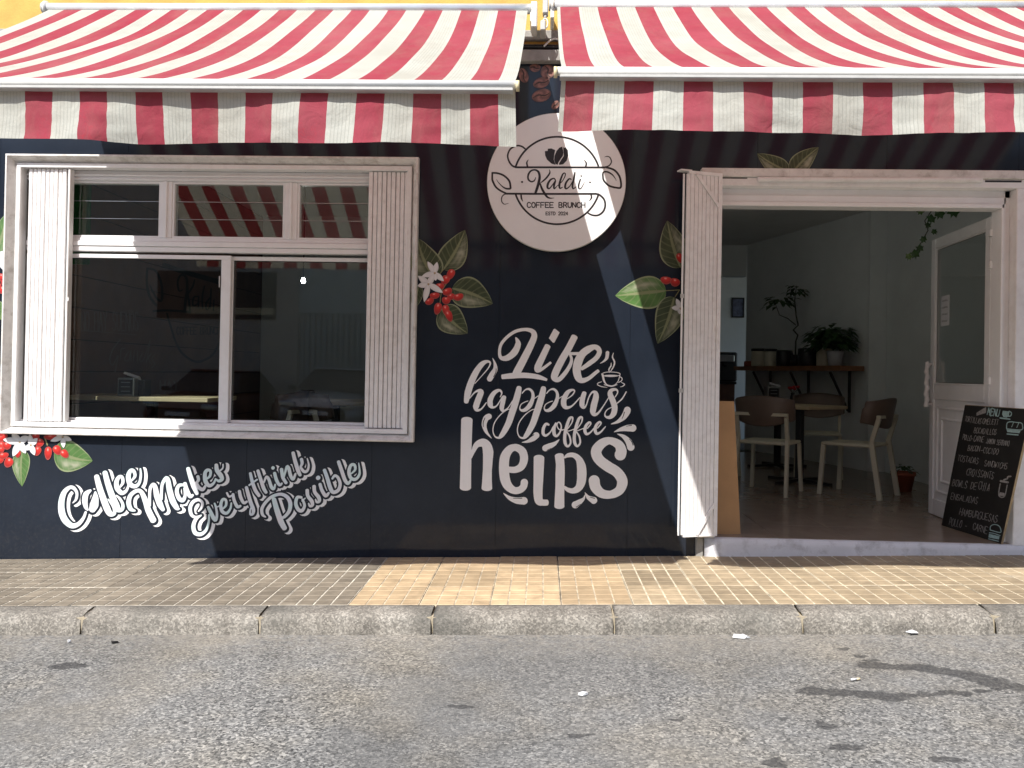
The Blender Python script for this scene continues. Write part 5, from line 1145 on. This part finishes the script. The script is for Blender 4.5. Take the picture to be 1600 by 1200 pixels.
for py in (365, 415, 597):
    z = P(1557, py, .12).z; MB().bbox(-.028, .012, -.0, .034, z-.024, z+.024, .003).bbox(-.02, -.012, .0345, .036, z-.004, z+.004, .0005).build('hinge', M['white_alu'], df)
MB().bbox(dl-.30, dl-.155, .0035, .0042, 1.40, 1.62, .0002).build('paper_note', M['paper'], df)
for k in range(4):
    ik = Ink(lambda x, y, d: (dl - .16 - x, .0044 + d, 1.585 - y)); ik.stroke([(.012 + .008*i, .05*k + .007*math.sin(i*2.3+k), .0035) for i in range(13)], step=.004, mn=.0005); ik.build('note_writing', M['ink'], df)

# chalkboard leaning in the doorway
BLp, BRp = Vector((2.785, .585, .004)), Vector((2.852, -.03, .004)); BTL = P(1507.5, 632.6, .30)
BU = (BTL-BLp).normalized(); HB = (BTL-BLp).length; BE = (BRp-BLp).normalized(); BNm = BE.cross(BU).normalized()
if BNm.dot(CAM - BLp) < 0: BNm = -BNm
cb = tag(empty('chalkboard', tuple((BLp+BRp)/2)), 'black chalkboard menu with pale wooden edge leaning in the doorway', 'menu board'); invc = Matrix.Translation(-Vector(cb.location))
def cbx(name, u0, u1, v0, v1, o0, o1, m):
    vs = [BLp + BE*u + BU*v + BNm*o for o in (o0, o1) for (u, v) in ((u0, v0), (u1, v0), (u1, v1), (u0, v1))]
    o = MB().add(vs, [(0,3,2,1),(4,5,6,7),(0,1,5,4),(1,2,6,5),(2,3,7,6),(3,0,4,7)]).build(name, m, cb); o.matrix_parent_inverse = invc
WBd = (BRp-BLp).length
M['edge_wood'] = mat('pale_edge_wood', (.38,.29,.18), .6, .2, 20)
cbx('board', 0, WBd, 0, HB, -.014, -.001, M['edge_wood']); cbx('writing_surface', .002, WBd-.002, .002, HB-.002, -.0009, .0, M['chalkboard'])
def on_board(x, y, d):
    r = ray(x, y); t = (BLp - CAM).dot(BNm) / r.dot(BNm); return tuple(CAM + r*t + BNm*(d + .0005))
C6 = (1460, 620, 5)
def ctext(txt, pts, m='chalk_white', w=1.0, seed=0):
    """pts: top-left, top-right, height, all in crop pixels"""
    (xa, ya), (xb, yb), h = pts; rn = random.Random(seed + len(txt)); ik = Ink(on_board); n = len(txt); cw = (xb-xa)/(n + (n-1)*.3); x = 0
    for ch_ in txt:
        for g_ in GL.get(ch_, []):
            q = []
            for s in g_.split():
                a, b = map(float, s.split(',')); a += rn.uniform(-.1, .1); b += rn.uniform(-.08, .08); xx = x + a*cw
                q.append((1460 + (xa + xx - b*h*.22)/5, 620 + (ya + (yb-ya)*xx/(xb-xa) + b*h)/5, w*rn.uniform(.8, 1.15)))
            dn = []
            for p_, r_ in zip(q, q[1:]): dn += [(p_[0]+(r_[0]-p_[0])*k/3, p_[1]+(r_[1]-p_[1])*k/3, p_[2]) for k in range(3)]
            dn.append(q[-1]); ik.stroke(dn, step=1.2, depth=.0002)
        x += cw*1.3
    ik.build('chalk_writing', M[m], cb).matrix_parent_inverse = invc
ctext('MENU', ((425,88),(515,100),55), 'chalk_teal', 1.3)
for i, (t_, p_) in enumerate((('TORTILLAS', ((245,152),(372,172),40)), ('OMELETT', ((385,170),(505,180),40)), ('BOCADILLOS', ((318,240),(490,255),42)), ('POLLO-', ((228,295),(305,308),40)), ('CARNE', ((315,305),(390,312),42)), ('JAMON SERRANO', ((410,325),(590,345),38)),
     ('BACON', ((270,378),(360,385),42)), ('-COCIDO', ((370,395),(505,408),42)), ('TOSTADAS', ((190,455),(350,480),46)), ('SANDWICHS', ((398,495),(575,520),44)), ('CROISSANTS', ((262,560),(470,590),52)), ('BOWLS DE', ((150,645),(335,675),52)), ('CHIA', ((355,660),(440,680),60)),
     ('ENSALADAS', ((135,752),(345,790),46)), ('HAMBURGUESAS', ((205,870),(500,930),52)), ('POLLO -', ((125,945),(262,980),55)), ('CARNE', ((310,985),(420,1020),50)))): ctext(t_, p_, 'chalk_white', .66, i)
def cdraw(strokes, polys, m):
    ik = Ink(on_board)
    for s in strokes: ik.stroke(crop(*C6, s), depth=.0003, step=1.2)
    for p in polys: ik.poly([q[:2] for q in crop(*C6, p)], depth=.0002)
    ik.build('chalk_drawing', M[m], cb).matrix_parent_inverse = invc
cdraw([], [[(330,125),(405,78),(405,125),(330,148)]], 'chalk_white')
cdraw([[(585,112,8),(603,125,8),(598,148,8),(580,152,8)], [(515,165,10),(590,175,10)]], [[(535,108),(588,115),(582,150),(565,163),(540,158),(530,135)]], 'chalk_teal')
cdraw([[(565,245,7),(570,205,7),(600,195,7),(640,200,7),(680,205,7),(690,225,7),(680,258,7),(565,250,7)], [(570,290,9),(655,298,9)], [(620,200,5),(605,235,5)], [(660,205,5),(645,240,5)]], [[(565,255),(675,265),(665,285),(570,275)]], 'chalk_teal')
cdraw([[(545,648,12),(570,640,12),(575,625,12),(597,622,12)], [(520,658,16),(575,668,16)], [(515,680,8),(505,770,8),(548,778,8),(570,690,8)]], [[(512,745),(550,752),(547,778),(505,770)]], 'chalk_white')
cdraw([[(437,1040,6),(440,1012,6),(465,998,6),(500,1005,6),(518,1030,6),(515,1060,6),(437,1040,6)], [(430,1062,6),(470,1068,6),(515,1085,6)], [(425,1110,8),(500,1128,8)]], [[(428,1070),(510,1090),(505,1115),(423,1098)]], 'chalk_teal')

# ------------------------------------------------------------------ across the street (seen only as reflections in the glass)
OY = -16.0
op = tag(empty('opposite_building', (0, OY, 0)), 'pale building across the street with corrugated gate, mirrored in the window', 'building')
M['op_white'] = mat('pale_render', (.5,.45,.40), .9, .12, 3); M['op_grey'] = mat('grey_green_render', (.52,.57,.56), .9, .1, 3)
M['corr'] = mat('corrugated_metal', (.42,.46,.46), .5, .1, 4, metal=.1)
MB().box(-24, -6.45, -.4, 0, -1.2, 7).build('wall', M['op_white'], op); MB().box(-6.45, -4.2, -.45, -.05, 2.5, 6).build('wall', M['op_grey'], op)
MB().box(-4.2, 24, -.4, 0, -.8, 7).build('wall', M['op_white'], op)
wn_ = empty('window', (0,0,0), parent=op); MB().box(-10.2, -7.05, .002, .03, 2.3, 3.55).build('pane', M['black_metal'], wn_); MB().bbox(-9.4, -7.1, .031, .05, 2.42, 2.6, .005).build('sill_board', M['wood'], wn_)
wn_ = empty('window', (0,0,0), parent=op); MB().box(2, 4.2, .002, .03, 1.2, 2.6).build('pane', M['black_metal'], wn_)
gt = empty('corrugated_gate', (0,0,0), parent=op); x = -6.44
while x < -4.25:
    MB().add([(x,-.1,-.6),(x+.05,-.1,-.6),(x+.075,-.04,-.6),(x+.125,-.04,-.6),(x+.15,-.1,-.6),(x,-.1,2.499),(x+.05,-.1,2.499),(x+.075,-.04,2.499),(x+.125,-.04,2.499),(x+.15,-.1,2.499)], [(0,1,6,5),(1,2,7,6),(2,3,8,7),(3,4,9,8)]).build('metal_rib', M['corr'], gt); x += .15
def make_car(paint, label):
    c = tag(empty('parked_car', (0,0,0)), label, 'car', 'cars parked across the street')
    st = [(-2.05,.62,.30,.62),(-1.98,.80,.24,.72),(-1.5,.86,.22,.86),(-.9,.88,.22,.93),(.0,.89,.22,.95),(1.0,.89,.22,.96),(1.8,.86,.24,.94),(2.05,.76,.34,.80)]   # y (front negative), half width, bottom, top
    mb = MB(); n = 12
    for (y, w, b, t) in st:
        for k in range(n):
            q = 2*math.pi*k/n; cx = math.copysign(abs(math.cos(q))**.45, math.cos(q)); cz = math.copysign(abs(math.sin(q))**.45, math.sin(q)); mb.v.append((w*cx*(1-.06*max(0,cz)), y, (b+t)/2 + (t-b)/2*cz))
    for i in range(len(st)-1):
        for k in range(n): mb.f.append((i*n+k, i*n+(k+1) % n, (i+1)*n+(k+1) % n, (i+1)*n+k)); mb.m.append(0)
    mb.f += [tuple(range(n)), tuple((len(st)-1)*n+k for k in range(n-1, -1, -1))]; mb.m += [0, 0]; mb.build('body', paint, c, True)
    mb = MB().add([(-.78,-.95,.93),(.78,-.95,.93),(.80,1.75,.93),(-.80,1.75,.93),(-.58,-.2,1.38),(.58,-.2,1.38),(.60,1.1,1.40),(-.60,1.1,1.40)], [(0,1,5,4),(1,2,6,5),(2,3,7,6),(3,0,4,7)]); mb.build('windows', M['black_metal'], c)
    MB().bbox(-.60, .60, -.22, 1.14, 1.385, 1.43, .02).build('roof', paint, c)
    for s in (-1, 1):
        MB().bbox(s*.62-.17, s*.62+.17, -2.05, -1.93, .60, .72, .03).build('headlight', M['steel'], c)
        MB().bbox(s*.93-.08, s*.93+.08, -.75, -.68, .92, 1.02, .02).build('mirror', M['black_metal'], c)
        for y in (-1.3, 1.3): MB().tube([(s*.68, y, .32), (s*.88, y, .32)], .32, 20).build('wheel', M['black_metal'], c, True)
    MB().bbox(-.45, .45, -2.09, -2.0, .42, .58, .02).build('grille', M['black_metal'], c); MB().bbox(-.26, .26, -2.12, -2.091, .46, .54, .005).build('number_plate', M['paper'], c)
    return c
def on_road(o, x, y, rz): o.location = (x, y, -.247 + SLOPE*x); o.rotation_euler = (0, -math.atan(SLOPE), rz)
pm = mat('silver_car_paint', (.42,.43,.45), .3, .05, 5, metal=.5); on_road(make_car(pm, 'silver car parked nose to the street before the corrugated gate'), -4.6, -13.2, math.pi)
pr = mat('dark_red_car_paint', (.10,.015,.012), .3, .05, 5); on_road(make_car(pr, 'dark red car parked left of the silver car'), -7.6, -13.6, math.pi)

# ------------------------------------------------------------------ litter on the road and kerb
GLT = 'litter in the road'
def scrap(px, py, s, m, lab, n=9, h=.01, z0=-.243):
    g = G(px, py, z0, SLOPE); rn = random.Random(int(px)); mb = MB(); vs = [(0, 0, h)]
    for k in range(n): a = 2*math.pi*k/n; r = s*rn.uniform(.55, 1.1); vs.append((r*1.5*math.cos(a), r*math.sin(a), rn.uniform(.001, h)))
    b = len(vs); vs += [(v[0]*.97, v[1]*.97, 0) for v in vs[1:]]
    mb.add(vs, [(0, 1+k, 1+(k+1) % n) for k in range(n)] + [(1+k, b+k, b+(k+1) % n, 1+(k+1) % n) for k in range(n)] )
    o = mb.build('paper_scrap', m); o.location = g; tag(o, lab, 'litter', GLT, 'thing'); return o
scrap(1158, 996, .03, M['paper'], 'crumpled white wrapper lying in the gutter below the doorway', 11, .014)
scrap(910, 1085, .016, M['paper'], 'white scrap of paper on the road in the middle foreground', 8, .012)
scrap(108, 1003, .007, M['paper'], 'small white pebble of litter by the left kerb joint', 8, .012)
scrap(178, 1004, .013, M['black_metal'], 'small dark scrap in the gutter near the left kerb joint', 7, .008)
scrap(1425, 988, .02, M['paper'], 'torn white tissue against the kerb at the right', 10, .012, -.235)
g = G(1337, 1063, -.243, SLOPE); st_ = tag(empty('cigarette_end', tuple(g), .3), 'yellow cigarette end lying between the damp stains', 'cigarette')
MB().tube([(-.022,0,.005),(.004,0,.005)], .004, 8).build('paper_tube', M['paper'], st_, True); MB().tube([(.0042,0,.005),(.02,0,.005)], .0042, 8).build('filter', M['cap'], st_, True)
